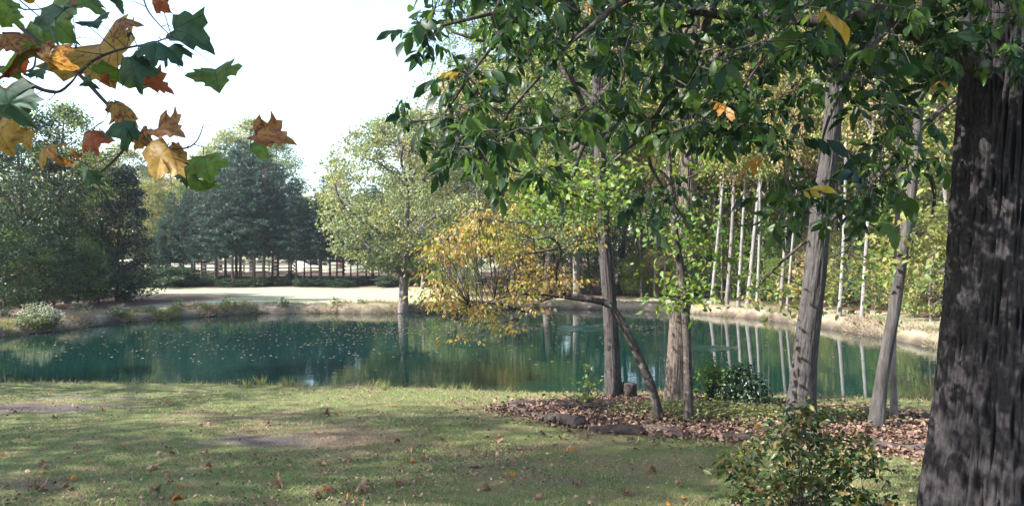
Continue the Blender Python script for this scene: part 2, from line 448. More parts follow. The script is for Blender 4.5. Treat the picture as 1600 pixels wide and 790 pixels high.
gx = axis(-240, -20, 14, 240, 0.17); gy = axis(-60, 3, 38, 300, 0.17)
GX, GY = np.meshgrid(gx, gy)
GZ = height(GX, GY)
nx_, ny_ = len(gx), len(gy)
idx = np.arange(nx_ * ny_).reshape(ny_, nx_)
gq = np.stack([idx[:-1, :-1], idx[:-1, 1:], idx[1:, 1:], idx[1:, :-1]], -1).reshape(-1, 4)
gme = mesh_np('ground', np.stack([GX, GY, GZ], -1), None, gq)
gd = pond_dist(GX, GY)
bed_d = poly_dist(BED, GX, GY)
wob = vnoise(GX * 2.2, GY * 2.2, 8) - .5
woods = np.maximum(smooth(2.2, 4.2, gd + wob) * smooth(9, 12, GX) * smooth(13, 16, GY), smooth(38.5, 41, GY + wob * 2) * smooth(-3.5, -1, GX))
woods = np.maximum(woods, smooth(-15.8, -17.5, GX - (GY - 28) * .1 + wob) * smooth(16, 20, GY) * smooth(46, 40, GY))
woods = np.maximum(woods, smooth(52.5, 54, GY + wob * 2) * smooth(80, 74, GY))
ca = gme.color_attributes.new('zone', 'FLOAT_COLOR', 'POINT')
zone = np.stack([np.maximum(smooth(.15, -.15, bed_d + wob * .25), woods), dirt_mask(GX, GY),
                 smooth(3.2, .4, gd + wob * 1.6) * smooth(15, 19, GY), np.maximum(smooth(30, 33, GY), smooth(12.5, 14, GY) * smooth(6, 8, GX))], -1).astype(np.float32)
ca.data.foreach_set('color', zone.reshape(-1))

gme.attributes.new('mud_shade', 'FLOAT', 'POINT').data.foreach_set('value', (smooth(.30, .05, gd + wob * .25) * smooth(14, 18, GY)).astype(np.float32).ravel())  # dark waterline band: wet muddy edge plus the undercut bank's shade painted in
def ground_mat():
    m, nt, out = mat_new('ground'); L = nt.links.new
    tc = nd(nt, 'ShaderNodeTexCoord').outputs['Object']
    at_ = nd(nt, 'ShaderNodeVertexColor', layer_name='zone')
    sep = nd(nt, 'ShaderNodeSeparateColor'); L(at_.outputs[0], sep.inputs[0])
    big = noise(nt, .55, tc, 4, .65); mid = noise(nt, 4.0, tc, 5, .7); fine = noise(nt, 45, tc, 5, .75)
    lawn = ramp(nt, [(.34, (.17, .125, .08)), (.46, (.135, .13, .055)), (.56, (.10, .12, .04)), (.70, (.20, .16, .085))], big)
    lawn = mix(nt, lawn, (.16, .115, .07), ramp(nt, [(.52, (0, 0, 0)), (.68, (.75, .75, .75))], mid))
    lawn = mix(nt, lawn, (.045, .04, .022), ramp(nt, [(.30, (.8, .8, .8)), (.46, (0, 0, 0))], fine))
    field = ramp(nt, [(.3, (.24, .245, .15)), (.6, (.29, .285, .18)), (.8, (.34, .31, .21))], mid)
    c = mix(nt, lawn, field, at_.outputs[1])
    bank = ramp(nt, [(.3, (.15, .115, .09)), (.5, (.24, .19, .148)), (.60, (.155, .165, .075)), (.8, (.29, .23, .175))], mid)
    c = mix(nt, c, bank, sep.outputs[2])
    mud_shade = nd(nt, 'ShaderNodeAttribute', attribute_name='mud_shade').outputs['Fac']
    c = mix(nt, c, (.045, .034, .026), mud_shade)
    dirt = ramp(nt, [(.3, (.055, .042, .038)), (.7, (.12, .095, .085))], fine)
    c = mix(nt, c, dirt, sep.outputs[1])
    lit = ramp(nt, [(.3, (.045, .03, .022)), (.5, (.085, .052, .038)), (.7, (.14, .088, .064))], fine)
    c = mix(nt, c, lit, sep.outputs[0])
    p = nd(nt, 'ShaderNodeBsdfPrincipled'); L(c, p.inputs['Base Color']); p.inputs['Roughness'].default_value = .95
    p.inputs['Specular IOR Level'].default_value = .1
    bp = nd(nt, 'ShaderNodeBump'); bp.inputs['Strength'].default_value = .7; bp.inputs['Distance'].default_value = .03
    L(fine, bp.inputs['Height']); L(bp.outputs[0], p.inputs['Normal']); L(p.outputs[0], out.inputs[0])
    return m
gme.materials.append(ground_mat())
tag(link('ground', gme), 'mown lawn, pond banks and far sunlit field', None, None, 'structure')

def water_mat(name='pond_water', bump=0.055, rough=0.008):
    m, nt, out = mat_new(name); L = nt.links.new
    tc = nd(nt, 'ShaderNodeTexCoord').outputs['Object']
    p = nd(nt, 'ShaderNodeBsdfPrincipled')
    c = ramp(nt, [(.3, (.0012, .013, .0115)), (.7, (.0025, .020, .0145))], noise(nt, .25, tc, 2))
    L(c, p.inputs['Base Color']); p.inputs['Roughness'].default_value = rough; p.inputs['IOR'].default_value = 1.33
    n1 = noise(nt, 3.0, tc, 3, .55, (.7, 1.6, 1)); n2 = noise(nt, .8, tc, 2, .5, (.6, 1.5, 1))
    ad = nd(nt, 'ShaderNodeMath', operation='ADD'); L(n1, ad.inputs[0]); L(n2, ad.inputs[1])
    calm = noise(nt, .12, tc, 2, .5)
    mu = nd(nt, 'ShaderNodeMath', operation='MULTIPLY'); L(ad.outputs[0], mu.inputs[0])
    L(ramp(nt, [(.35, (.35, .35, .35)), (.65, (1, 1, 1))], calm), mu.inputs[1])
    bp = nd(nt, 'ShaderNodeBump'); bp.inputs['Strength'].default_value = bump; bp.inputs['Distance'].default_value = .06
    L(mu.outputs[0], bp.inputs['Height']); L(bp.outputs[0], p.inputs['Normal']); L(p.outputs[0], out.inputs[0])
    return m
wx = np.arange(-17, 12.6, .5); wy = np.arange(10.6, 37.1, .5)
WX, WY = np.meshgrid(wx, wy); wi = np.arange(WX.size).reshape(WX.shape)
wq = np.stack([wi[:-1, :-1], wi[:-1, 1:], wi[1:, 1:], wi[1:, :-1]], -1).reshape(-1, 4)
# keep only cells that touch the pond
cd = pond_dist(WX, WY)
keep = (np.minimum.reduce([cd[:-1, :-1], cd[:-1, 1:], cd[1:, 1:], cd[1:, :-1]]) < .05).ravel()
tag(link('pond_water', mesh_np('pond_water', np.stack([WX, WY, np.zeros_like(WX)], -1), None, wq[keep], water_mat())), 'still teal green pond water', None, None, 'structure')
mr = water_mat('bubbling_water', .5, .06)
for k, (px, py, r) in enumerate([(735, 537, .75), (1100, 543, .8), (915, 513, 1.2)]):
    Y = CAMZ * F / (py - 408); c = at(px, py, Y)
    na, nr2 = 64, 40
    a = np.arange(na) / na * 2 * math.pi
    rad = np.linspace(.02, 1, nr2) * r
    RRr, AA = np.meshgrid(rad, a, indexing='ij')
    wv = RRr * (1 + .12 * np.sin(AA * 3 + k) + .08 * np.sin(AA * 7 + 2 * k))
    ZZ = .012 + .007 * np.sin(RRr * 46 + 2.0 * vnoise(np.cos(AA) * 3 * RRr + 9, np.sin(AA) * 3 * RRr, k)) * (1 - RRr / r) ** .6 - .008 * smooth(.8, 1, RRr / r)
    V = [np.stack([c[0] + wv * np.cos(AA), c[1] + wv * np.sin(AA), ZZ], -1).reshape(-1, 3), np.array([[c[0], c[1], .012]])]
    i = np.arange(na); i2 = (i + 1) % na
    T = np.stack([np.full(na, na * nr2), i, i2], 1)
    Q = np.vstack([np.stack([j * na + i, (j + 1) * na + i, (j + 1) * na + i2, j * na + i2], 1) for j in range(nr2 - 1)])
    tag(link('water_ripple', mesh_np('water_ripple', np.vstack(V), T, Q, mr)), 'pale bubbling ripple patch on the pond water', None, None, 'stuff')

# ------------------------------------------------------------------ trees
def trunk_mesh(name, path, rad, mat, sides=48, rings=90, ridge=0.0, nr=9, seed=0, flare=0.35, flare_h=.5, zf=3.0):
    """path: control points; ridged bark as real relief"""
    P = catmull(path, rings); rr = np.interp(np.linspace(0, 1, rings), np.linspace(0, 1, len(rad)), rad)
    s = np.concatenate([[0], np.cumsum(np.linalg.norm(np.diff(P, axis=0), axis=1))])
    a = np.arange(sides) / sides * 2 * math.pi
    T = unit(np.gradient(P, axis=0)); A = unit(np.cross(T, np.array((0, 1.0, 0)))); B = np.cross(T, A)
    fl = flare * np.exp(-s / flare_h)
    lob = 1 + fl[:, None] * (0.75 + .7 * np.sin(a * 4 + seed)[None] * .5 + .4 * np.sin(a * 7 + 2 * seed)[None] * .5)
    RR = rr[:, None] * lob
    RR = RR * (1 + .05 * (vnoise(np.cos(a)[None] * 1.5, np.sin(a)[None] * 1.5, s[:, None] * 1.2 + seed, seed) - .5))
    if ridge:
        ca_, sa_ = np.cos(a)[None] * nr / 6.28 * 2, np.sin(a)[None] * nr / 6.28 * 2
        w = .55 * (vnoise(ca_ * .5, sa_ * .5, s[:, None] * 4, seed + 3) - .5)
        n1 = vnoise(ca_ + w * 2, sa_ + w * 2, s[:, None] * zf, seed + 1)
        n2 = vnoise(ca_ * 2.3, sa_ * 2.3, s[:, None] * 9, seed + 2)
        rd = 1 - np.abs(2 * n1 - 1) * 1.6
        rd2 = 1 - np.abs(2 * vnoise(ca_ * 1.9 + w, sa_ * 1.9 + w, s[:, None] * 7, seed + 5) - 1) * 1.8
        fur = np.clip(.62 * np.clip(rd, -.4, 1) + .25 * np.clip(rd2, -.3, 1) + .25 * (n2 - .5) + .25, 0, 1)
        RR = RR + ridge * (fur * 1.6 - .6)
    V = P[:, None] + RR[..., None] * (np.cos(a)[None, :, None] * A[:, None] + np.sin(a)[None, :, None] * B[:, None])
    i = np.arange(rings - 1)[:, None] * sides; j = np.arange(sides)[None]; j2 = (j + 1) % sides
    Q = np.stack([i + j, i + sides + j, i + sides + j2, i + j2], -1).reshape(-1, 4)
    top = V[-1].mean(0)[None]
    ring = (rings - 1) * sides + np.arange(sides)
    T3 = np.stack([ring, (rings - 1) * sides + (np.arange(sides) + 1) % sides, np.full(sides, rings * sides)], 1)
    me = mesh_np(name, np.vstack([V.reshape(-1, 3), top]), T3, Q, mat)
    if ridge: me.attributes.new('furrow', 'FLOAT', 'POINT').data.foreach_set('value', np.append(fur.ravel(), .5).astype(np.float32))
    return me, P, rr

PROFILE = {
    'round': lambda t: np.sqrt(np.clip(1 - (2 * t - .95) ** 2, 0.04, 1)),
    'tall': lambda t: np.clip(.45 + 1.2 * t, 0, 1) * np.sqrt(np.clip(1.02 - t ** 3, 0, 1)),
    'cone': lambda t: np.clip(1.02 - t, 0.03, 1) ** .8 * np.clip(.55 + 3 * t, 0, 1),
    'spread': lambda t: np.clip(1 - t, 0.05, 1) ** .45 * np.clip(.7 + 2 * t, 0, 1),
}

def crown_parts(seed, axis_fn, z0, z1, rad, prof, n_limb, n_cl, n_leaf, lsize, cr, leaf, bark, tmpl=DIAMOND, trunk_r=.1, flat=.6, extra=None, squash=1.0, zb=.5, wob=.7):
    """limbs mesh and foliage mesh of a crown around an axis"""
    rng = np.random.default_rng(seed)
    t = rng.random(n_cl); a = rng.random(n_cl) * 2 * math.pi
    lobes = (1 - wob / 2) + wob * vnoise(np.cos(a) * 1.6 + seed, np.sin(a) * 1.6, t * 3.2, seed)
    q = PROFILE[prof](t) * rad * lobes * rng.random(n_cl) ** .42
    zc = z0 + (z1 - z0) * t
    ax = axis_fn(zc)
    C = np.stack([ax[:, 0] + q * np.cos(a), ax[:, 1] + q * np.sin(a) * squash, zc], 1)
    if extra is not None: C = np.vstack([C, extra])
    tb = Tubes()
    # limbs to spread-out cluster centres
    pick = [int(rng.integers(len(C)))]
    dmin = np.linalg.norm(C - C[pick[0]], axis=1)
    for _ in range(min(n_limb, len(C)) - 1):
        k = int(np.argmax(dmin)); pick.append(k); dmin = np.minimum(dmin, np.linalg.norm(C - C[k], axis=1))
    LP = []
    for k in pick:
        tip = C[k]; hd = np.linalg.norm(tip[:2] - axis_fn(np.array([tip[2]]))[0, :2])
        zb_ = max(tip[2] - hd * rng.uniform(.5, 1.0), z0 * .85 - .1 + rng.uniform(0, .2))
        zb_ = min(zb_, z1 - .05)
        b = np.append(axis_fn(np.array([zb_]))[0, :2], zb_)
        m1 = b + (tip - b) * .4 + np.array((0, 0, .06 * hd)) + rng.normal(size=3) * .06 * hd
        m2 = b + (tip - b) * .72 + rng.normal(size=3) * .07 * hd
        path = catmull([b, m1, m2, tip], 10)
        r0 = trunk_r * rng.uniform(.3, .5) * (1 - .6 * (zb_ - z0) / max(z1 - z0, .1)) + .004
        rr = np.linspace(r0, max(r0 * .15, .004), 10)
        tb.add(path, rr, 6, cap=False)
        LP.append(path[2:])
    LPs = np.vstack(LP)
    for c in C:
        d = np.linalg.norm(LPs - c, axis=1); j = int(np.argmin(d + .3 * np.clip(LPs[:, 2] - c[2], 0, 9)))
        p0 = LPs[j]
        if d[j] > .05:
            mid = (p0 + c) / 2 + rng.normal(size=3) * .08 * d[j]
            tb.add(np.stack([p0, mid, c]), np.array([.22, .14, .06]) * trunk_r * .35 + .002, 4, cap=False)
    # leaves
    n = len(C) * n_leaf
    ci = np.repeat(np.arange(len(C)), n_leaf)
    sz = cr * rng.uniform(.6, 1.35, len(C))
    off = rdirs(rng, n) * (rng.random((n, 1)) ** .5) * sz[ci][:, None]; off[:, 2] *= flat
    P = C[ci] + off
    D = unit(rdirs(rng, n, .6, -.25) + off / (sz[ci][:, None]) * .8)
    N = rdirs(rng, n, .8, zb)
    V, T = leaves(P, D, N, lsize * rng.uniform(.6, 1.3, n), tmpl)
    return tb.mesh('limbs', bark), mesh_np('crown', V, T, None, leaf, shade=False)

class Kind:
    """a kind of tree in several shared shapes"""
    def __init__(self, name, variants): self.name = name; self.v = variants; self.i = 0

def straight_axis(H, bend, seed):
    rng = np.random.default_rng(seed); ph = rng.random(2) * 6.28
    def f(z):
        z = np.asarray(z, float)
        return np.stack([bend * np.sin(z / H * 3.0 + ph[0]) - bend * math.sin(ph[0]), bend * np.sin(z / H * 2.4 + ph[1]) - bend * math.sin(ph[1])], 1)
    return f

def broad(seed, H, r0, z0, rad, prof, n_cl, n_leaf, ls, cr, leaf, bark, bend=.25, n_limb=16, flat=.6, wob=.7, tmpl=DIAMOND):
    f = straight_axis(H, bend, seed)
    zs = np.linspace(-.15, H * .97, 8); pts = np.column_stack([f(zs), zs])
    tm, _, _ = trunk_mesh('trunk', pts, np.linspace(1, .12, 8) ** .9 * r0, bark, 12, 26, 0, seed=seed, flare=.4, flare_h=r0 * 2)
    lm, cm = crown_parts(seed + 50, f, z0, H, rad, prof, n_limb, n_cl, n_leaf, ls, cr, leaf, bark, trunk_r=r0, flat=flat, wob=wob, tmpl=tmpl)
    return tm, lm, cm

def pine(seed, H, r0, z0, rad, leaf, bark):
    rng = np.random.default_rng(seed); f = straight_axis(H, .12, seed)
    zs = np.linspace(-.15, H, 8); pts = np.column_stack([f(zs), zs])
    tm, _, _ = trunk_mesh('trunk', pts, np.linspace(1, .08, 8) * r0, bark, 10, 22, 0, seed=seed, flare=.3, flare_h=r0 * 2)
    tb = Tubes(); P = []; D = []
    z = z0
    while z < H - .15:
        t = (z - z0) / (H - z0)
        L = rad * (1 - t) ** .75 * (.55 + .45 * min(1, t * 5)) + .18
        nb = int(rng.integers(4, 7)); a0 = rng.random() * 6.28
        for k in range(nb):
            a = a0 + k * 6.283 / nb + rng.normal() * .25; l = L * rng.uniform(.6, 1.15)
            b = np.append(f(np.array([z]))[0], z); d = np.array((math.cos(a), math.sin(a), 0))
            up = rng.uniform(-.12, .2) + .35 * t
            path = catmull([b, b + d * l * .5 + (0, 0, up * l * .35), b + d * l + (0, 0, up * l * .75)], 7)
            tb.add(path, np.linspace(.03, .006, 7) * (.5 + L / rad), 4, cap=False)
            nt_ = max(4, int(l * 9))
            u = rng.uniform(.25, 1.0, nt_) ** .8
            q = np.stack([np.interp(u, np.linspace(0, 1, 7), path[:, c]) for c in range(3)], 1)
            side = np.cross(d, (0, 0, 1)) 
            q = q + side * (rng.normal(size=nt_) * .30 * l * (1.1 - u) )[:, None] + rng.normal(size=(nt_, 3)) * (.10, .10, .07)
            P.append(q); D.append(np.repeat((d + (0, 0, .35))[None], nt_, 0))
        z += rng.uniform(.28, .5)
    P = np.vstack(P); D = np.vstack(D); k = 12
    n = len(P) * k
    PP = np.repeat(P, k, 0) + rng.normal(size=(n, 3)) * .05; DD = unit(np.repeat(D, k, 0) * .5 + rdirs(rng, n, .8, .2))
    V, T = leaves(PP, DD, rdirs(rng, n), rng.uniform(.16, .30, n), (NEEDLE[0] * (1.9, 1, 1), NEEDLE[1]))
    return tm, tb.mesh('limbs', bark), mesh_np('crown', V, T, None, leaf, shade=False)

def put(name, meshes, label, cat, x, y, rot, scale, group=None, leaf=None, bark=None, tilt=None):
    t = thing(name, label, cat, (x, y, hz(x, y) - .02), rot, group, scale)
    if tilt: t.rotation_euler = (tilt[0], tilt[1], rot)
    for nm, me in zip(('trunk', 'limbs', 'crown'), meshes):
        o = link(nm, me, t)
        mt = leaf if nm == 'crown' else bark
        if mt is not None:
            o.material_slots[0].link = 'OBJECT'; o.material_slots[0].material = mt
    return t

rnd = random.Random(11)
SLIM = [broad(100 + i, 20, .115, 7.0, 2.9, 'tall', 190, 62, .17, .75, M['leaf_yellowgreen'], M['bark_pale'], .5, 14) for i in range(3)]
BROAD = [broad(200 + i, 12, .20, 2.6, 3.6, 'round', 230, 66, .15, .72, M['leaf_green'], M['bark_mid'], .3, 18) for i in range(3)]
UNDER = [broad(300 + i, 4.6, .06, .5, 1.9, 'round', 110, 55, .11, .45, M['leaf_green'], M['bark_mid'], .2, 12) for i in range(3)]
PINES = [pine(400 + i, 12.5, .13, 3.0, 2.5, M['needle'], M['bark_pine']) for i in range(3)]
SHRUB = [broad(500 + i, 1.5, .025, .1, .95, 'round', 60, 60, .075, .24, M['leaf_dark'], M['bark_dark'], .1, 9) for i in range(2)]

# --- pale spreading tree on the far bank
c = gp(630, 483)
f = straight_axis(8, .12, 5)
zs = np.linspace(-.15, 7.6, 8)
tm, _, _ = trunk_mesh('trunk', np.column_stack([f(zs), zs]), np.array([1, .92, .85, .6, .45, .3, .2, .1]) * .21, M['bark_mid'], 16, 40, .01, 9, 3, .45, .35)
lm, cm = crown_parts(61, f, 1.75, 8.7, 4.2, 'round', 24, 720, 62, .115, .48, M['leaf_pale'], M['bark_mid'], trunk_r=.22, wob=.55)
t = thing('shade_tree', 'pale green spreading tree standing alone at the water edge before the field', 'tree', (c[0], c[1], c[2]))
for nm, me in (('trunk', tm), ('limbs', lm), ('crown', cm)): link(nm, me, t)

# --- pine row before the fence
for k in range(50):
    px = 232 + k * 9.9 + rnd.uniform(-7, 7)
    Y = rnd.choice([55.5, 58, 61, 64]) + rnd.uniform(-1, 1)
    top = np.interp(px, [220, 300, 340, 385, 430, 470, 520, 560, 620, 720], [330, 285, 225, 200, 248, 285, 262, 285, 300, 320]) + rnd.uniform(-6, 34)
    p = at(px, top, Y)
    s = (p[2] - hz(p[0], Y)) / 12.5
    put('pine_tree', PINES[k % 3], 'dark blue green pine in the dense row before the rail fence', 'tree', p[0], Y, rnd.uniform(0, 6.28), (s * 1.05, s * 1.05, s), 'pines in the row before the rail fence')

# --- taller pale trees behind the pines and left woods
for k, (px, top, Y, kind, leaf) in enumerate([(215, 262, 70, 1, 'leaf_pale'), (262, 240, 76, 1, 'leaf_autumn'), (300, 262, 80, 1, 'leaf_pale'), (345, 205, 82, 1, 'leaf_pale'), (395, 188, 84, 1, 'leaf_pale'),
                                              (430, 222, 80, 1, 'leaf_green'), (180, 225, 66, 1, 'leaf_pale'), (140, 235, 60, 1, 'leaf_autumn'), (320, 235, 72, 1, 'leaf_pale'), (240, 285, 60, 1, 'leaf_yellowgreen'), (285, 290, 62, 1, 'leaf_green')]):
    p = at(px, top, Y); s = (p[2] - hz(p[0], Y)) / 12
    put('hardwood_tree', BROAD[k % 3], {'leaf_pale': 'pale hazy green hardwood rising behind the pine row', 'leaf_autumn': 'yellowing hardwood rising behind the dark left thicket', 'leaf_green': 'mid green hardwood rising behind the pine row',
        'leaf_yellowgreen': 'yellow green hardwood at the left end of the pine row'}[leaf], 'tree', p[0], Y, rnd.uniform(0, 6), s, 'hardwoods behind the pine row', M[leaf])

# --- woods on the left bank
for k, (px, top, Y, leaf, lab) in enumerate([(35, 150, 31, 'leaf_dark', 'tall dark green tree over the left thicket with sky showing through'), (105, 165, 35, 'leaf_green', 'tall bushy tree beside the dark evergreen, leaves part turned'),
                                        (-45, 175, 27, 'leaf_dark', 'dark tree at the outer end of the left thicket'), (-25, 130, 38, 'leaf_dark', 'tallest tree behind the left thicket'), (70, 225, 42, 'leaf_yellowgreen', 'yellow green tree deep behind the left thicket'), (70, 250, 33, 'leaf_dark', 'dark rounded tree standing in the middle of the left thicket'), (140, 300, 36, 'leaf_dark', 'dark low tree against the side of the cone shaped evergreen')]):
    p = at(px, top, Y); s = (p[2] - hz(p[0], Y)) / 12
    put('thicket_tree', BROAD[k % 3], lab, 'tree', p[0], Y, rnd.uniform(0, 6), (s * 1.0, s * 1.0, s), 'trees of the left thicket', M[leaf], M['bark_pine'])
hol = broad(77, 6.6, .10, .2, 1.9, 'spread', 300, 70, .10, .40, M['leaf_holly'], M['bark_dark'], .1, 20)
p = at(182, 468, 37)
put('evergreen_tree', hol, 'dark cone shaped evergreen at the end of the left thicket', 'tree', p[0], 37, 0, (1.1, 1.0, 1.02))
for k, (px, Y, s) in enumerate([(10, 27.5, .85), (45, 29, .9), (85, 30.5, .85), (122, 32, .8), (155, 33.5, .72), (-20, 25.5, .9), (60, 33, 1.1), (110, 35, 1.1), (25, 31.5, 1.1), (140, 36.5, .95), (200, 37, .5)]):
    x = (px - 800) / F * Y
    put('thicket_shrub', UNDER[k % 3], 'dark leafy shrub in the low thicket on the left bank', 'shrub', x, Y, rnd.uniform(0, 6), (s * .9, s * .9, s * .8), 'shrubs of the left thicket', M['leaf_dark'] if k % 3 else M['leaf_green'], M['bark_dark'])

# --- undergrowth under the pines
for k in range(44):
    px = 205 + k * 12 + rnd.uniform(-6, 6); Y = rnd.uniform(53.5, 57); x = (px - 800) / F * Y
    s = rnd.uniform(.7, 1.05) * (1.9 if 225 < px < 300 else 1)
    put('low_shrub', SHRUB[k % 2], 'low dark shrub on the bank under the pines', 'shrub', x, Y, rnd.uniform(0, 6), (s * 1.25, s * 1.25, s * .5), 'shrubs under the pines')

# --- right woods: pale trunks at the edge, then deeper rows
EDGE = [(1022, 36, .8, 0), (1111, 486, 1.0, .03), (1135, 487, 1.15, .07), (1153, 488, .95, .0), (1167, 489, 1.1, .02), (1182, 490, .8, .02), (1219, 491, .95, .03), (1229, 492, .65, .05),
        (1311, 503, .9, .03), (1346, 507, .85, .02), (1060, 484, .7, .0)]
for k, (px, py, w, ln) in enumerate(EDGE):
    Y = {0: 40}.get(k) or gp(px, py)[1] + 1.4
    x = (px - 800) / F * Y
    put('pale_trunk_tree', SLIM[k % 3], 'slim tree with sunlit pale trunk at the edge of the right woods', 'tree', x, Y, rnd.uniform(-.6, .6), (w * .72, w * .72, .78 + .1 * rnd.random()), 'pale trunks along the right bank',
        M['leaf_autumn'] if k % 3 == 0 else M['leaf_yellowgreen'], M['bark_mid'] if k % 4 == 2 else M['bark_pale'], (0, ln))
for k, (px, dY, w) in enumerate([(1003, 3, .6), (1038, 2, .5), (1083, 3, .7), (1128, 2.5, .45), (1145, 4, .6), (1200, 3, .5), (1240, 3, .5), (1275, 4, .55), (1326, 3, .5), (1363, 4, .45), (1420, 3, .5), (1456, 3, .6), (925, 5, .7), (868, 5, .8), (1175, 5, .5), (1018, 6, .6), (1062, 7, .5), (1100, 6, .6), (1120, 7, .5), (1160, 8, .6), (1190, 7, .5), (1212, 8, .6), (1250, 7, .5), (1262, 6, .45), (1290, 7, .6), (1310, 8, .5), (1338, 6, .45), (1380, 7, .5), (1405, 8, .55), (1436, 6, .45), (975, 6, .6), (900, 7, .5), (830, 6, .6)]):
    Y = np.interp(px, [850, 1000, 1200, 1350, 1480], [40, 37.5, 34, 27.5, 23]) + dY
    put('slim_tree', SLIM[(k + 1) % 3], 'thin grey trunked tree just behind the pale trunks', 'tree', (px - 800) / F * Y, Y, rnd.uniform(0, 6), (w, w, .8 + .12 * rnd.random()), 'thin grey trunks of the right woods', M[('leaf_yellowgreen', 'leaf_autumn', 'leaf_green')[k % 3]], M['bark_mid'], (rnd.uniform(-.03, .03), rnd.uniform(-.04, .05)))
LEAFR = ['leaf_yellowgreen', 'leaf_green', 'leaf_autumn', 'leaf_green', 'leaf_yellowgreen']
LABR = {'leaf_yellowgreen': 'yellow green tree deep in the right woods', 'leaf_green': 'green tree deep in the right woods', 'leaf_autumn': 'tan and golden tree deep in the right woods'}
n = 0
for Y0, x0, x1, step in ((41, 1.0, 20, 3.4), (46, -4, 30, 3.6), (53, -3, 38, 4.2), (62, -2, 50, 5.0), (74, -6, 60, 6)):
    x = x0
    while x < x1:
        X = x + rnd.uniform(-1, 1); Y = Y0 + rnd.uniform(-2, 2); n += 1
        lf = LEAFR[rnd.randrange(5)]
        if rnd.random() < .5: put('woods_tree', SLIM[n % 3], LABR[lf], 'tree', X, Y, rnd.uniform(0, 6), (1.1, 1.1, rnd.uniform(.8, 1.05)), 'trees deep in the right woods', M[lf], M['bark_mid'])
        else: put('woods_tree', BROAD[n % 3], LABR[lf], 'tree', X, Y, rnd.uniform(0, 6), rnd.uniform(1.0, 1.45), 'trees deep in the right woods', M[lf], M['bark_mid'])
        x += step
for X, Y in ((14.5, 24), (16, 20.5), (15.5, 28), (18, 24), (20, 29), (17, 32), (14.5, 33), (19, 18), (22, 22), (24, 33), (21, 37)):
    n += 1; lf = LEAFR[n % 5]
    put('bank_tree', (SLIM if n % 2 else BROAD)[n % 3], LABR[lf].replace('deep in', 'near the water in'), 'tree', X, Y, rnd.uniform(0, 6), rnd.uniform(.75, 1.0), 'trees near the water in the right woods', M[lf], M['bark_mid'])
US = [(1000, 39), (1035, 40), (1075, 38), (1120, 37), (1205, 35), (1240, 33), (1290, 31), (1330, 30), (1375, 28.5), (1400, 27), (1440, 26), (1470, 24), (1500, 22.5), (1180, 40), (1300, 36), (1360, 34), (1420, 32), (1480, 29), (960, 41), (910, 42), (860, 43),
      (820, 44), (780, 43), (740, 44), (720, 41), (1140, 44), (1090, 45), (1250, 42), (1530, 23), (1550, 27), (690, 45), (840, 47), (930, 47), (1060, 48)]
for k, (px, Y) in enumerate(US):
    lf = ['leaf_fresh', 'leaf_yellowgreen', 'leaf_green', 'leaf_autumn', 'leaf_dark'][(k * 3) % 5]
    lab = {'leaf_fresh': 'bright green', 'leaf_yellowgreen': 'yellow green', 'leaf_green': 'green', 'leaf_autumn': 'tan and gold', 'leaf_dark': 'dark green'}[lf] + ' understory shrub below the trees of the right woods'
    put('understory_shrub', UNDER[k % 3], lab, 'shrub', (px - 800) / F * Y, Y + 1.6, rnd.uniform(0, 6), rnd.uniform(.4, .8), 'understory of the right woods', M[lf], M['bark_mid'])
for k in range(26):
    px = 985 + k * 20 + rnd.uniform(-9, 9); Y = np.interp(px, [985, 1200, 1350, 1500], [41, 37, 32, 26]) + rnd.choice([0.5, 2.5, 5, 7]) + rnd.uniform(-.6, .6)
    lf = ['leaf_yellowgreen', 'leaf_autumn', 'leaf_fresh', 'leaf_autumn', 'leaf_green', 'leaf_yellowgreen'][k % 6]
    lab = {'leaf_fresh': 'bright green', 'leaf_yellowgreen': 'yellow green', 'leaf_green': 'green', 'leaf_autumn': 'tan and gold'}[lf] + ' young tree between the pale trunks of the right woods'
    put('young_tree', UNDER[k % 3], lab, 'tree', (px - 800) / F * Y, Y, rnd.uniform(0, 6), rnd.uniform(.6, 1.15), 'young trees between the pale trunks', M[lf], M['bark_mid'])
# middle trees between the shade tree and the woods
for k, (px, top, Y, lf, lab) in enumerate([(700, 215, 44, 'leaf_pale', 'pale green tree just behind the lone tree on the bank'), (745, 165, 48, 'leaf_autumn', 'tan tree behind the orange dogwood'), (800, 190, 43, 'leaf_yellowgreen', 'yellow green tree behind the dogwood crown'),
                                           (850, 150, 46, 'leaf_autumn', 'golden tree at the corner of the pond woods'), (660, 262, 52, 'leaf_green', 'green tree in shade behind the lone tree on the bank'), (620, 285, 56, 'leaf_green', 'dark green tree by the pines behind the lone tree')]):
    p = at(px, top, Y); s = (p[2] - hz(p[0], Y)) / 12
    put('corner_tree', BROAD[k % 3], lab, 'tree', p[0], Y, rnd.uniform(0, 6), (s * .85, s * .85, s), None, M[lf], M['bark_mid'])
# far wood that reads as one mass
rng = np.random.default_rng(9)
n = 60000
X = rng.uniform(-190, 190, n); Y = 150 + rng.uniform(0, 18, n)
tp = 11 + 7 * vnoise(X * .09, 0, 1) + 4 * vnoise(X * .33, 3, 2)
Z = height(X[:1], Y[:1])[0] + tp * rng.random(n) ** .8
V, T = leaves(np.stack([X, Y, Z], 1), rdirs(rng, n), rdirs(rng, n), rng.uniform(.8, 1.7, n), DIAMOND)
tag(link('distant_wood', mesh_np('distant_wood', V, T, None, M['leaf_green'], False)), 'hazy line of distant woods beyond the fence', 'woods', None, 'stuff')

# --- shade trees left of the frame whose shade lies over the lawn
for k, (x, y, s, lab) in enumerate([(-15.5, 11.0, .95, 'smaller oak left of the lawn near the pond corner'), (-18, 2.0, 1.25, 'large oak left of the lawn behind the maple')]):
    put('lawn_oak', BROAD[k % 3], lab, 'tree', x, y, k * 2.0, s, None, M['leaf_green'], M['bark_grey'])

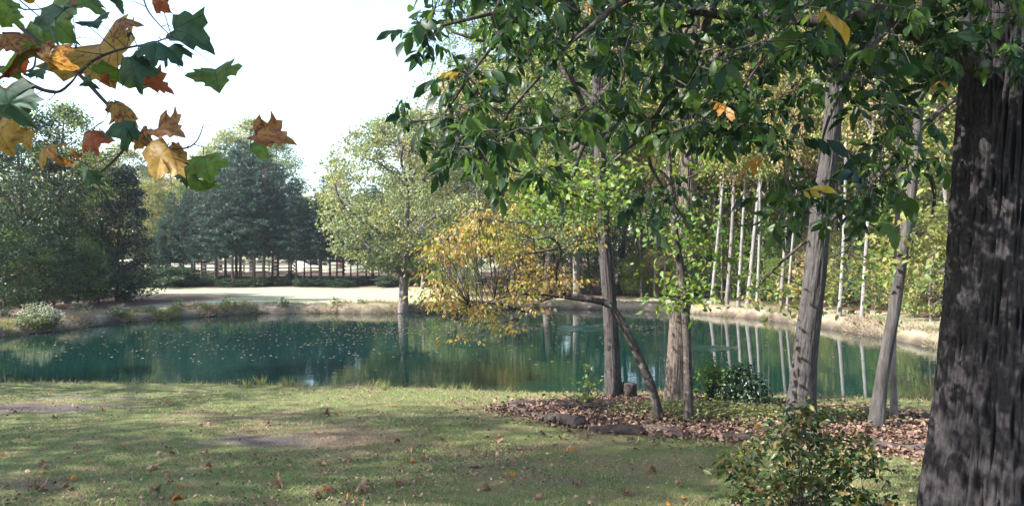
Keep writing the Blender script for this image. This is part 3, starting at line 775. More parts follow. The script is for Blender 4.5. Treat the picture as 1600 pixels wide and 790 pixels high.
# ------------------------------------------------------------------ near trees
def near_tree(name, label, pix, Y, wpx, bark, H, crown, leaf, seed, ridge=.006, nr=14, extra=None, lsize=.10, sides=130, flare=.3, tmpl=OVAL):
    """pix: trunk centre line in photo pixels from the ground up, standing on the ground at depth Y; crown: (z0, rad, clusters, leaves)"""
    pts = [at(px, py, Y) for px, py in pix]
    base = pts[0].copy(); base[2] = hz(base[0], base[1])
    pts[0][2] = base[2] - .12
    d = unit((pts[-1] - pts[-2])[None])[0]; d = unit((d * .5 + (0, 0, .6))[None])[0]
    while pts[-1][2] < base[2] + H: pts.append(pts[-1] + d * 1.6)
    pts = np.array(pts)
    ts = np.concatenate([[0], np.cumsum(np.linalg.norm(np.diff(pts, axis=0), axis=1))])
    rad = np.array([w * Y / F / 2 for w in wpx]); rad = np.concatenate([rad, np.linspace(rad[-1], .03, len(pts) - len(rad) + 1)[1:]])
    # even spacing along the trunk
    tt = np.linspace(0, ts[-1], 14); dense = catmull(pts, 200); dl = np.concatenate([[0], np.cumsum(np.linalg.norm(np.diff(dense, axis=0), axis=1))])
    even = np.stack([np.interp(tt, dl * ts[-1] / dl[-1], dense[:, c]) for c in range(3)], 1) - base
    tm, P, rr = trunk_mesh('trunk', even, np.interp(tt, ts, rad), bark, sides, 220, ridge, nr, seed, flare, .22)
    def f(z): return np.stack([np.interp(z, P[:, 2], P[:, 0]), np.interp(z, P[:, 2], P[:, 1])], 1)
    ex = None if extra is None else np.array([at(*e) for e in extra]) - base
    z0, rd, ncl, nl = crown
    lm, cm = crown_parts(seed + 9, f, z0, H, rd, 'round', 14, ncl, nl, lsize, .5, leaf, M['bark_dark'], tmpl=tmpl, trunk_r=rad[0], extra=ex)
    t = thing(name, label, 'tree', base)
    link('trunk', tm, t); link('limbs', lm, t); link('crown', cm, t)
    return t

rg = random.Random(5)
def spray(px0, px1, py0, py1, Y0, Y1, n): return [(rg.uniform(px0, px1), rg.uniform(py0, py1), rg.uniform(Y0, Y1)) for _ in range(n)]
gY = lambda px, py: gp(px, py)[1]
near_tree('oak_tree', 'straight oak with grey trunk beside the dark stump', [(958, 621), (957, 560), (951, 450), (942, 340), (936, 200)], gY(958, 622), [28, 22, 21, 19, 17], M['furrow_grey'], 10, (4.6, 2.6, 60, 40), M['leaf_fresh'], 21,
          extra=spray(815, 945, 285, 335, 9.8, 12.0, 16) + spray(850, 945, 250, 300, 9.6, 11.5, 12))
near_tree('oak_tree', 'thick oak with pale brown furrowed trunk behind the slim dark sapling', [(1058, 628), (1059, 560), (1066, 440), (1074, 320), (1080, 180)], gY(1057, 630), [38, 31, 28, 25, 23], M['furrow_brown'], 11, (5.2, 2.8, 60, 40), M['leaf_green'], 22, ridge=.011, nr=22)
near_tree('sapling_tree', 'slim dark leafy sapling in front of the thick brown oak', [(1076, 660), (1075, 600), (1073, 520), (1065, 430), (1056, 370), (1048, 300)], gY(1076, 661), [15, 13, 12, 11, 10, 8], M['bark_dark'], 4.2, (1.9, .5, 14, 26), M['leaf_fresh'], 23, .003, 8,
          extra=spray(1035, 1115, 340, 470, 8.6, 9.4, 22) , lsize=.09)
near_tree('oak_tree', 'largest oak in the leaf bed, grey trunk leaning towards the big hickory', [(1249, 662), (1253, 600), (1268, 480), (1283, 330), (1302, 180)], gY(1249, 664), [46, 35, 32, 29, 25], M['furrow_grey'], 11, (4.8, 3.0, 70, 40), M['leaf_green'], 24, ridge=.009, nr=22, flare=.35)
near_tree('leaning_tree', 'leaning young tree with mottled trunk and yellowing leaves', [(1367, 668), (1378, 590), (1398, 480), (1414, 370), (1430, 250)], gY(1367, 669), [24, 18, 17, 15, 13], M['bark_grey'], 8.5, (4.0, 2.0, 50, 36), M['leaf_yellowgreen'], 25, ridge=.003, nr=10,
          extra=spray(1380, 1490, 220, 440, 8.4, 10.6, 30) + spray(1250, 1400, 380, 470, 9.4, 10.6, 10) + spray(1180, 1240, 420, 480, 9.6, 10.4, 3))
near_tree('sapling_tree', 'thin grey sapling stem close behind the leaning tree', [(1397, 657), (1396, 600), (1394, 560), (1398, 500)], gY(1397, 658), [12, 10, 9, 7], M['bark_mid'], 3.0, (2.0, .4, 8, 24), M['leaf_yellowgreen'], 26, .002, 8, lsize=.08)

# --- arching dogwood: trunk leaning, long limb over the water
def px_tubes(tb, lst, sides=8):
    for pts, r0, r1 in lst:
        P = catmull([at(*p) for p in pts], 24); tb.add(P - base, np.linspace(r0, r1, 24), sides, True, .12)
Yd = gY(1030, 657); base = np.array(at(1030, 657, Yd)); base[2] = hz(base[0], base[1])
dog = thing('dogwood_tree', 'small dogwood with leaning dark trunk and orange gold crown over the water', 'tree', base)
tb = Tubes()
px_tubes(tb, [([(1031, 663, Yd), (1020, 610, Yd), (990, 540, Yd), (962, 488, Yd), (945, 473, Yd), (915, 466, Yd), (884, 461, Yd + .1)], .062, .036)], 12)
link('trunk', tb.mesh('trunk', M['bark_dark']), dog)
LIM = [([(884, 461, Yd + .1), (868, 430, Yd), (876, 392, Yd - .1), (862, 372, Yd - .2), (835, 374, Yd - .3)], .03, .008),
       ([(884, 461, Yd + .1), (850, 468, Yd + .2), (828, 482, Yd + .3), (800, 505, Yd + .4), (765, 520, Yd + .6)], .026, .005),
       ([(945, 473, Yd), (890, 466, Yd - .3), (845, 460, Yd - .5), (800, 462, Yd - .8), (735, 478, Yd - 1.0)], .024, .004),
       ([(868, 430, Yd), (835, 440, Yd + .3), (800, 448, Yd + .6), (750, 442, Yd + .9), (705, 440, Yd + 1.1)], .02, .004),
       ([(870, 388, Yd - .1), (830, 395, Yd - .1), (790, 400, Yd), (740, 395, Yd + .1), (700, 372, Yd + .2)], .018, .004),
       ([(862, 372, Yd - .2), (830, 350, Yd - .1), (790, 345, Yd), (750, 340, Yd + .3)], .014, .004),
       ([(820, 487, Yd + .3), (780, 475, Yd + .1), (730, 470, Yd), (690, 462, Yd - .1)], .014, .004),
       ([(840, 478, Yd + .2), (800, 500, Yd - .1), (760, 505, Yd - .3), (715, 500, Yd - .4)], .014, .004)]
for l in LIM:
    tb = Tubes(); px_tubes(tb, [l], 6); link('limb', tb.mesh('limb', M['bark_dark']), dog)
tb = Tubes()
rng = np.random.default_rng(31)
LP = np.vstack([catmull([at(*p) for p in l[0]], 30)[10:] for l in LIM]) - base
C = []
while len(C) < 290:
    px, py = rng.uniform(672, 925), rng.uniform(322, 535)
    lo = np.interp(px, [672, 700, 740, 800, 850, 905, 960], [385, 345, 335, 322, 330, 335, 370]); hi = np.interp(px, [672, 700, 740, 800, 850, 905, 960], [455, 530, 532, 518, 475, 440, 425])
    if not lo < py < hi: continue
    if px > 840 and rng.random() < .55: continue
    if vnoise(px * .02, py * .062, 4) < .52: continue
    C.append(at(px, py, Yd + rng.normal() * .75) - base)
C = np.array(C)
for c in C:
    d = np.linalg.norm(LP - c, axis=1); j = int(np.argmin(d)); mid = (LP[j] + c) / 2 + rng.normal(size=3) * .05
    tb.add(np.stack([LP[j], mid, c]), (.006, .004, .002), 4, False)
link('twigs', tb.mesh('twigs', M['bark_dark']), dog)['kind'] = 'stuff'
k = 15; n = len(C) * k
off = rng.normal(size=(n, 3)) * (.13, .13, .035)
P = np.repeat(C, k, 0) + off
V, T = leaves(P, unit(unit(off) * .8 + (0, 0, -.75)), rdirs(rng, n, .6, .9), rng.uniform(.026, .07, n), OVAL)
link('crown', mesh_np('crown', V, T, None, M['leaf_dogwood'], False), dog)

# --- big hickory at the right with the hanging canopy
Yh = 4.15
hb = at(1590, 900, Yh); hb[2] = hz(hb[0], hb[1]); base = hb
hick = thing('hickory_tree', 'big dark hickory trunk with ridged bark and drooping green canopy', 'tree', hb)
path = np.array([at(1570, 1000, Yh), at(1574, 790, Yh), at(1580, 600, Yh), at(1590, 400, Yh), at(1602, 200, Yh), at(1612, 0, Yh), at(1622, -300, Yh), at(1640, -1000, Yh), at(1640, -1900, Yh)]) - hb
path[0][2] = -.15
wp = np.array([215, 218, 190, 178, 172, 170, 165, 140, 60]) * Yh / F / 2
tm, _, _ = trunk_mesh('trunk', path, wp, M['bark_hickory'], 440, 460, .030, 60, 41, .30, .30, 5.5)
link('trunk', tm, hick)
HL = [([(1560, 130, 4.1), (1490, 75, 3.95), (1435, 52, 3.9), (1372, 18, 3.9), (1312, 38, 3.95), (1240, 30, 4.0), (1110, 22, 4.0), (960, -10, 3.9), (820, 10, 3.8), (690, 40, 3.7)], .062, .008),
      ([(1590, -60, 4.15), (1450, -90, 4.6), (1300, -40, 5.0), (1150, 60, 5.3), (1040, 180, 5.5), (960, 250, 5.6)], .06, .007),
      ([(1372, 18, 3.9), (1330, 110, 4.1), (1290, 200, 4.3), (1270, 300, 4.4)], .016, .004),
      ([(1600, -60, 4.15), (1540, -120, 3.5), (1400, -100, 3.1), (1200, -60, 2.9), (1000, -10, 2.9), (900, 60, 2.9)], .05, .006),
      ([(1110, 22, 4.0), (1060, 120, 4.2), (1010, 230, 4.4), (1060, 330, 4.5), (1085, 355, 4.5)], .018, .005),
      ([(960, -10, 3.9), (880, 80, 3.7), (800, 170, 3.6), (740, 260, 3.6)], .014, .004),
      ([(820, 10, 3.8), (740, 110, 3.9), (690, 180, 4.0), (640, 190, 4.0)], .010, .003),
      ([(1590, -30, 4.2), (1540, 20, 5.2), (1480, 90, 6.0), (1430, 170, 6.4), (1400, 240, 6.5)], .04, .006),
      ([(1240, 30, 4.0), (1180, 110, 3.7), (1140, 170, 3.6)], .010, .003)]
for l in HL:
    tb = Tubes(); px_tubes(tb, [l], 8); link('limb', tb.mesh('limb', M['bark_dark']), hick)
tb = Tubes()
LP = np.vstack([catmull([at(*p) for p in l[0]], 60)[8:] for l in HL]) - hb
rng = np.random.default_rng(43)
SP = []
LOBES = [(930, 180, 150, 90, .16), (1090, 250, 60, 60, .15), (740, 255, 35, 45, .5), (660, 185, 30, 18, .35), (1255, 310, 62, 62, .75), (1060, 315, 40, 40, .5), (1400, 255, 45, 50, .5), (870, 255, 60, 35, .25), (1180, 40, 50, 40, -.25), (700, 60, 40, 50, -.12)]
for tries in range(60000):
    if len(SP) >= 2150: break
    px, py = rng.uniform(625, 1620), rng.uniform(-130, 400)
    low = np.interp(px, [625, 650, 690, 740, 800, 860, 930, 1000, 1060, 1110, 1150, 1190, 1230, 1290, 1340, 1380, 1440, 1500, 1620], [200, 205, 215, 310, 290, 330, 320, 335, 360, 320, 260, 300, 385, 395, 340, 320, 310, 230, 150])
    top = np.interp(px, [625, 650, 700, 760], [165, 0, -60, -130])
    if py > low or py < top: continue
    u = .5 + 1.35 * (vnoise(px * .011, py * .016, 3, 2) * .5 + vnoise(px * .03, py * .04, 7, 3) * .5 - .5)
    dens = u + .30 * smooth(1, 0, np.clip(py / 260, 0, 1)) - .16 * smooth(800, 640, px) - .14 * smooth(140, 320, py)
    for lx, ly, sx, sy, am in LOBES: dens += am * math.exp(-((px - lx) / sx) ** 2 - ((py - ly) / sy) ** 2)
    dens -= .13 * smooth(1060, 1160, px) * smooth(90, 220, py)
    if px > 1480 and py > 110: continue
    if dens < rng.uniform(.58, .64): continue
    Y = rng.choice([3.2, 3.9, 4.6, 5.6], p=[.18, .34, .30, .18]) + rng.normal() * .3
    if px > 1440: Y = rng.uniform(3.4, 3.75) if rng.random() < .5 else rng.uniform(4.6, 6.2)
    SP.append(at(px, py, max(2.6, Y)) - hb)
SP = np.array(SP)
# compound leaves: a stalk with five to seven hanging leaflets
def compound(seed):
    r = np.random.default_rng(seed); n = (5, 7, 5, 6, 5, 7)[seed % 6]
    st = np.array([(0, 0, 0), (0, .05, .006), (0, .10, .0), (0, .16, -.015)])
    P = []; D = []; S = []
    for k in range(n):
        if k == n - 1: P.append(st[3]); D.append((r.normal() * .15, .75, -.65)); S.append(.125)
        else:
            s = 1 if k % 2 else -1; u = (k // 2 + 1) / (n // 2 + 1)
            P.append((0, .04 + .12 * u, .004 - .016 * u)); D.append((s * r.uniform(.5, .9), r.uniform(.25, .65), -r.uniform(.25, .85))); S.append(.07 + .045 * u + r.normal() * .008)
    V, T = leaves(np.array(P), np.array(D), rdirs(r, n, .5, 1.0), np.array(S), (LANCE[0] * (1.3, 1, 1), LANCE[1]))
    t = Tubes(); t.add(st, (.0016, .0014, .0012, .001), 4, False)
    q = np.vstack(t.q); tv = np.vstack(t.v)
    return np.vstack([V, tv]), np.vstack([T, np.vstack([q[:, [0, 1, 2]], q[:, [0, 2, 3]]]) + len(V)])
CL = [compound(s) for s in range(6)]
CLM = [mesh_np('leaf', v, t, None, M['leaf_hickory_single'], True) for v, t in CL]
near = np.argsort(SP[:, 1])
big = set(near[:300].tolist())
Vs = []; Ts = []; off = 0; nb = 0
d0 = np.array([np.linalg.norm(LP - c, axis=1).min() for c in SP])
NODE = LP.copy()
for i in np.argsort(d0):
    c = SP[i]
    d = np.linalg.norm(NODE - c, axis=1); par = NODE[int(np.argmin(d + .3 * np.clip(c[2] - NODE[:, 2], 0, 5)))]
    mid = (par + c) / 2 + rng.normal(size=3) * .025 + (0, 0, .02)
    tb.add(np.stack([par, mid, c]), (.0032, .0025, .0016), 4, False)
    NODE = np.vstack([NODE, c[None]])
    dirn = unit(((c - par) * (1, 1, .3) + rng.normal(size=3) * .5)[None])[0]; dirn[2] = rng.uniform(-.8, .45)
    dirn = unit(dirn[None])[0]
    up = np.array((rng.normal() * .55, rng.normal() * .55, 1.0)); X = unit(np.cross(dirn, up)[None])[0]; Z = np.cross(X, dirn)
    sc = rng.uniform(.42, .95)
    Mx = np.stack([X, dirn, Z], 1) * sc
    v, t_ = CL[i % 6]
    if int(i) in big:
        o = link('leaf', CLM[i % 6], hick)
        o.matrix_local = Matrix([[*Mx[r_], c[r_]] for r_ in range(3)] + [[0, 0, 0, 1]])
        nb += 1
        if nb % 30 == 0: o.material_slots[0].link = 'OBJECT'; o.material_slots[0].material = M['leaf_hickory_turning']
    else:
        Vs.append(v @ Mx.T + c); Ts.append(t_ + off); off += len(v)
link('twigs', tb.mesh('twigs', M['bark_dark']), hick)['kind'] = 'stuff'
o = link('foliage', mesh_np('foliage', np.vstack(Vs), np.vstack(Ts), None, M['leaf_hickory'], True), hick); o['kind'] = 'stuff'

# --- maple at the left: trunk outside the frame, one low branch in view
mb = np.array((-4.6, 0.6, 0)); mb[2] = hz(mb[0], mb[1]); base = mb
maple = thing('maple_tree', 'maple with a low branch of green, yellow and red lobed leaves', 'tree', mb)
mp = np.array([(0, 0, -.1), (.05, .02, 1.5), (.0, .05, 3.5), (.15, .1, 6), (.1, .1, 9), (.2, .2, 12)])
tm, Pm, _ = trunk_mesh('trunk', mp, [.26, .22, .2, .16, .1, .03], M['bark_grey'], 40, 120, .008, 16, 8)
link('trunk', tm, maple)
fm = lambda z: np.stack([np.interp(z, Pm[:, 2], Pm[:, 0]), np.interp(z, Pm[:, 2], Pm[:, 1])], 1)
lm, cm = crown_parts(91, fm, 5.4, 12.5, 4.6, 'round', 18, 190, 40, .12, .6, M['leaf_green'], M['bark_grey'], tmpl=OVAL, trunk_r=.24)
link('limbs', lm, maple); link('crown', cm, maple)
BR = [([(-2500, -900, 1.0), (-900, -420, 1.35), (-200, -90, 1.5), (0, 5, 1.55)], .030, .0055),
      ([(0, 5, 1.55), (30, 40, 1.55), (80, 82, 1.55), (122, 115, 1.55), (160, 155, 1.55), (195, 192, 1.55), (212, 208, 1.55)], .0055, .0030),
      ([(122, 115, 1.55), (150, 92, 1.53), (190, 77, 1.52), (235, 68, 1.5), (268, 57, 1.5)], .0038, .0012),
      ([(268, 57, 1.5), (250, 40, 1.52), (232, 18, 1.54), (222, -5, 1.56), (200, -40, 1.58)], .0012, .002),
      ([(212, 208, 1.55), (195, 232, 1.56), (170, 258, 1.58), (145, 278, 1.6), (120, 292, 1.6), (96, 303, 1.62)], .0034, .0012),
      ([(145, 278, 1.6), (158, 295, 1.6), (170, 312, 1.62), (180, 330, 1.62), (196, 342, 1.63)], .0022, .0009),
      ([(158, 300, 1.6), (160, 320, 1.6), (152, 336, 1.6)], .0013, .0007), ([(176, 322, 1.62), (184, 330, 1.6), (200, 338, 1.6)], .0012, .0006),
      ([(272, 232, 1.45), (292, 231, 1.46), (304, 224, 1.47), (312, 212, 1.48), (318, 194, 1.49)], .0022, .001), ([(212, 208, 1.55), (240, 225, 1.5), (272, 232, 1.45)], .003, .0022),
      ([(316, 200, 1.49), (345, 192, 1.49), (372, 196, 1.49), (392, 205, 1.49)], .0007, .0005),
      ([(304, 226, 1.47), (318, 230, 1.47)], .0013, .0008), ([(292, 230, 1.46), (302, 220, 1.46)], .001, .0006),
      ([(122, 115, 1.55), (110, 130, 1.56), (90, 144, 1.57), (60, 138, 1.58), (25, 118, 1.6), (0, 106, 1.6), (-80, 90, 1.62), (-400, -60, 1.5)], .0016, .008),
      ([(-40, 10, 1.7), (10, 8, 1.68), (40, 15, 1.66), (75, 12, 1.66), (92, -4, 1.66), (100, -60, 1.64)], .0018, .0016),
      ([(30, 0, 1.6), (60, 25, 1.58), (82, 42, 1.57), (120, 75, 1.56)], .0016, .0009), ([(56, 90, 1.6), (50, 108, 1.6), (20, 112, 1.6), (-60, 105, 1.6)], .002, .003),
      ([(168, 160, 1.55), (168, 178, 1.54), (162, 190, 1.54)], .0011, .0007), ([(95, 80, 1.56), (112, 78, 1.55), (120, 74, 1.55)], .0014, .0008)]
for l in BR:
    tb = Tubes(); px_tubes(tb, [l], 8); link('branch', tb.mesh('branch', M['twig']), maple)

def maple_leaf(seed):
    """five lobed leaf outline, curled, about 1 unit across"""
    r = np.random.default_rng(seed)
    half = [(0, 0), (.10, -.05), (.30, -.08), (.33, .0), (.50, .06), (.46, .15), (.42, .24), (.55, .32), (.66, .45), (.52, .50), (.46, .60), (.33, .56), (.25, .60), (.26, .74), (.16, .78), (.09, .90), (0, 1.0)]
    half = np.array(half); half[1:-1] += r.normal(size=(len(half) - 2, 2)) * .022
    other = half[1:-1][::-1] * (-1, 1) + r.normal(size=(len(half) - 2, 2)) * .022
    out = np.vstack([half, other]); n = len(out)
    c = np.array((0, .30))
    rings = [out, c + (out - c) * .66, c + (out - c) * .33]
    V2 = np.vstack(rings + [c[None]])
    cu, cv, tw = r.uniform(.3, 1.3) * r.choice([-1, 1, -1]), r.uniform(.2, 1.1), r.normal() * .4
    x, y = V2[:, 0], V2[:, 1]
    z = -cu * x * x - cv * (y - .3) ** 2 * .8 + tw * x * (y - .3) + .06 * np.abs(np.sin(np.arctan2(x, y - .0 + 1e-6) * 5)) * np.hypot(x, y) + .14 * (vnoise(x * 3.5 + seed, y * 3.5, 1) - .5)
    V = np.stack([x, y, z * 1.25], 1)
    i = np.arange(n); i2 = (i + 1) % n
    T = np.vstack([np.stack([k * n + i, k * n + i2, (k + 1) * n + i2], 1) for k in range(2)] + [np.stack([k * n + i, (k + 1) * n + i2, (k + 1) * n + i], 1) for k in range(2)] + [np.stack([2 * n + i, 2 * n + i2, np.full(n, 3 * n)], 1)])
    return V, T
ML = [maple_leaf(s) for s in range(8)]
ML_ME = {}
def maple_me(i, m):
    if (i, m) not in ML_ME: ML_ME[(i, m)] = mesh_np('leaf', ML[i][0], ML[i][1], None, M[m])
    return ML_ME[(i, m)]
# pixel of leaf base (stalk end), pixel of tip, width factor, material, tilt towards edge-on
LEAF = [(150, 62, 172, 135, 1.25, 'maple_yellow', .1), (90, 10, 66, 78, 1.3, 'maple_dark', .2), (75, 20, 110, 68, 1.2, 'maple_green', .1), (35, 50, 72, 92, 1.2, 'maple_green', .3), (15, 10, 0, 48, 1.3, 'maple_green', .2), (2, 50, 32, 82, 1.2, 'maple_brown', .6),
        (60, 82, 122, 118, .7, 'maple_brown', .7), (190, 30, 192, 55, 1.1, 'maple_brown', .2), (188, 2, 186, 24, 1.2, 'maple_dark', .2), (110, 0, 118, -20, 1.2, 'maple_red', .3), (245, -8, 262, 26, 1.4, 'maple_red', .4), (272, 45, 345, 78, .95, 'maple_dark', .5),
        (335, 104, 342, 146, 1.3, 'maple_green', .45), (246, 62, 238, 100, .9, 'maple_dark', .3), (262, 70, 280, 98, 1.0, 'maple_dark', .3), (205, 90, 218, 150, .9, 'maple_dark', .3), (215, 122, 280, 145, .75, 'maple_red', .7), (165, 118, 168, 145, .5, 'maple_red', .6),
        (185, 110, 180, 152, 1.2, 'maple_green', .2), (140, 120, 152, 145, 1.2, 'maple_dark', .3), (145, 30, 152, 44, 1.4, 'maple_dark', .2), (180, 156, 222, 200, .7, 'maple_brown', .6), (210, 192, 152, 206, .85, 'maple_dark', .7), (143, 206, 150, 244, 1.0, 'maple_red', .3),
        (244, 196, 290, 210, .85, 'maple_brown', .6), (216, 206, 245, 235, 1.0, 'maple_brown', .3), (262, 228, 222, 286, 1.35, 'maple_yellow', .35), (275, 225, 285, 248, .9, 'maple_brown', .5), (318, 244, 330, 290, 1.35, 'maple_green', .15), (290, 258, 288, 295, 1.1, 'maple_dark', .3),
        (306, 284, 312, 314, 1.0, 'maple_green', .3), (140, 266, 130, 298, 1.2, 'maple_dark', .2), (396, 206, 466, 222, .62, 'maple_brown', .5), (392, 228, 430, 246, .9, 'maple_green', .6), (5, 140, 42, 218, 1.35, 'maple_dark', .25), (-5, 190, 10, 240, 1.2, 'maple_yellow', .3),
        (40, 200, 46, 240, 1.0, 'maple_yellow', .4), (88, 246, 86, 262, 1.2, 'maple_brown', .4), (116, 238, 112, 252, 1.1, 'maple_brown', .4), (72, 230, 84, 236, 1.2, 'maple_yellow', .6), (60, 106, 66, 124, 1.3, 'maple_dark', .2), (0, 100, 18, 108, 1.5, 'maple_green', .3), (25, 88, 22, 105, 1.2, 'maple_red', .5),
        (2, 138, 14, 148, 1.4, 'maple_yellow', .4), (205, 52, 200, 66, .1, 'maple_dark', .2), (-5, 15, 15, -20, 1.2, 'maple_green', .2), (45, -5, 50, 12, 1.3, 'maple_yellow', .3), (130, -12, 100, 20, 1.3, 'maple_green', .3)]
lr = np.random.default_rng(3)
VIEW = np.array((0, -1, 0.0))
BRP = np.vstack([catmull([at(*p) for p in l[0]], 80) for l in BR])
for i, (bx, by, tx, ty, w, mt, ti) in enumerate(LEAF):
    Y = 1.5 + lr.normal() * .06 - (.25 if (bx, by) == (5, 140) else 0)
    b = at(bx, by, Y); t_ = at(tx, ty, Y + lr.normal() * .03)
    D = t_ - b; ln = np.linalg.norm(D); D = D / ln; ln *= .92
    N = unit((VIEW + lr.normal(size=3) * .22 + np.array((0, 0, 1.0)) * ti * (1 if lr.random() < .6 else -1))[None])[0]
    X = unit(np.cross(D, N)[None])[0]; Z = np.cross(X, D)
    Mx = np.stack([X * w * ln, D * ln, Z * ln], 1)
    o = link('leaf', maple_me(i % 8, mt), maple)
    o.matrix_local = Matrix([[*Mx[r_], b[r_] - mb[r_]] for r_ in range(3)] + [[0, 0, 0, 1]])
    j = int(np.argmin(np.linalg.norm(BRP - b, axis=1)))
    q = BRP[j]
    if np.linalg.norm(q - b) < .25:
        pet = Tubes(); pet.add(np.stack([q, (q + b) / 2 + (0, 0, .006), b]) - mb, (.0011, .0008, .0006), 5, False)
        link('leaf_stalk', pet.mesh('leaf_stalk', M['twig']), maple)

# ------------------------------------------------------------------ stump, logs, brush
def log_thing(name, label, a, b, r, mat, end=None, seed=0, group=None, z=.4):
    """log lying on the ground from pixel a to pixel b"""
    p, q = gp(*a), gp(*b)
    c = (p + q) / 2
    t = thing(name, label, 'log', (c[0], c[1], hz(c[0], c[1])), 0, group)
    n = 16; P = np.linspace(p, q, n)
    rgn = np.random.default_rng(seed)
    P[:, 2] = np.linspace(p[2], q[2], n) + r * z + .012 * np.sin(np.linspace(0, 5, n) + seed)
    P[:, 1] += .03 * np.sin(np.linspace(0, 3.5, n) + seed * 2)
    rr = r * (1 + .12 * np.sin(np.linspace(0, 4, n) + seed)) * np.linspace(.85, 1.05, n)
    P = P - np.array(t.location)
    tb = Tubes(); tb.add(P, rr, 20, True, .14, seed)
    link('bark', tb.mesh('bark', mat), t)
    d = unit((P[-1] - P[-2])[None])[0]
    e = Tubes(); e.add(np.stack([P[-1] - d * .01, P[-1] + d * .006]), rr[-1] * .9, 20)
    link('cut_end', e.mesh('cut_end', M['cut_wood']), t)
    e = Tubes(); e.add(np.stack([P[0] + d * .01, P[0] - d * .006]), rr[0] * .9, 20)
    link('cut_end', e.mesh('cut_end', M['cut_wood']), t)
    return t
log_thing('log', 'long thin dark log along the pond side of the leaf bed', (797, 635), (906, 631), .05, M['dark_log'], seed=1)
log_thing('log', 'short broken log at the pointed tip of the leaf bed', (800, 637), (822, 647), .05, M['dead_wood'], seed=2)
log_thing('log', 'pale bark log half buried in leaves before the big cut log', (820, 648), (866, 660), .05, M['dead_wood'], seed=3)
log_thing('log', 'thick brown log with round cut end at the corner of the leaf bed', (858, 655), (906, 667), .085, M['dark_log'], seed=4)
log_thing('log', 'dark mossy log edging the lawn beside the cut log', (922, 673), (1004, 678), .065, M['dark_log'], seed=5)
log_thing('log', 'thin pale log half covered by leaves below the slim sapling', (1004, 670), (1066, 682), .05, M['dead_wood'], seed=6)
log_thing('log', 'pale flat log edging the lawn below the dark evergreen bush', (1130, 688), (1218, 690), .05, M['dead_wood'], seed=7)
log_thing('log', 'grey log between the foreground bush and the hickory trunk', (1358, 698), (1448, 706), .06, M['dead_wood'], seed=8)
log_thing('log', 'short grey log in the sunlit grass behind the leaning tree', (1318, 643), (1360, 645), .05, M['dead_wood'], seed=9)
log_thing('log', 'dark log lying behind the thin sapling by the sunlit strip', (1374, 654), (1458, 656), .05, M['dark_log'], seed=10)
p = gp(982, 623); st = thing('stump', 'low dark rotten stump beside the straight oak', 'stump', p)
tb = Tubes(); h_ = np.linspace(-.05, .235, 10); tb.add(np.stack([h_ * .12, h_ * 0, h_], 1), np.interp(h_, [-.05, .05, .235], [.16, .112, .105]), 28, True, .22, 3)
link('bark', tb.mesh('bark', M['bark_dark']), st)
tb = Tubes(); tb.add(np.array([(.027, 0, .23), (.028, 0, .24)]), .085, 24, True, .2, 5); link('cut_top', tb.mesh('cut_top', M['cut_wood']), st)
rng = np.random.default_rng(71)
c = gp(925, 640); tb = Tubes()
for k in range(90):
    a = c + rng.normal(size=3) * (.28, .22, 0); a[2] = hz(a[0], a[1]) + rng.uniform(.0, .12)
    d = rdirs(rng, 1, .35, .12)[0] * rng.uniform(.15, .42)
    tb.add(np.stack([a - d, a + rng.normal(size=3) * .02, a + d]), (.006, .005, .002), 4, False)
tag(link('brush_pile', tb.mesh('brush_pile', M['dead_wood'])), 'heap of dead twigs at the foot of the straight oak', 'brush pile', None, 'stuff')

# ------------------------------------------------------------------ shrubs and ground plants in front
def shrub(name, label, x, y, H, rad, n_cl, n_leaf, ls, cr, leaf, bark, seed, tmpl=OVAL, extra_single=0, single=None):
    t = thing(name, label, 'shrub', (x, y, hz(x, y)))
    rng = np.random.default_rng(seed); tb = Tubes(); C = []
    for k in range(n_cl):
        a = rng.random() * 6.28; u = rng.random() ** .6
        zz = H * rng.uniform(.08, 1.0) ** .9 * (.62 + .75 * float(vnoise(math.cos(a) * 1.7 + seed, math.sin(a) * 1.7, 0))); q = rad * u * math.sqrt(max(.06, 1 - (zz / H) ** 2 * .9))
        tip = np.array((q * math.cos(a), q * math.sin(a), zz)); C.append(tip)
        b = np.array((rng.normal() * .06 * rad, rng.normal() * .06 * rad, -.02))
        tb.add(catmull([b, tip * (.35, .35, .6) + rng.normal(size=3) * .02, tip], 6), np.linspace(.006, .0018, 6), 4, False)
    C = np.array(C); n = n_cl * n_leaf
    off = rdirs(rng, n) * rng.random((n, 1)) ** .5 * cr; off[:, 2] *= .8
    P = np.repeat(C, n_leaf, 0) + off; P[:, 2] = np.maximum(P[:, 2], .02)
    D = unit(off * .8 / cr + rdirs(rng, n, .7, -.1)); N = rdirs(rng, n, .7, .8); S = ls * rng.uniform(.6, 1.3, n)
    link('stems', tb.mesh('stems', bark), t)
    if extra_single:
        me = mesh_np('leaf', tmpl[0], tmpl[1], None, single)
        order = np.argsort(-(S * (1.0 + (P[:, 2] > H * .35)) - .12 * P[:, 1] / rad * ls))[:extra_single]
        for i in order:
            o = link('leaf', me, t); d = D[i]; X = unit(np.cross(d, N[i])[None])[0]; Z = np.cross(X, d); Mx = np.stack([X, d, Z], 1) * S[i]
            o.matrix_local = Matrix([[*Mx[r_], P[i][r_]] for r_ in range(3)] + [[0, 0, 0, 1]])
        kp = np.ones(n, bool); kp[order] = False; P, D, N, S = P[kp], D[kp], N[kp], S[kp]
    V, T = leaves(P, D, N, S, tmpl)
    o = link('foliage', mesh_np('foliage', V, T, None, leaf, True), t)
    if extra_single: o['kind'] = 'stuff'
    return t
x, y = at(1258, 800, 4.75)[:2]
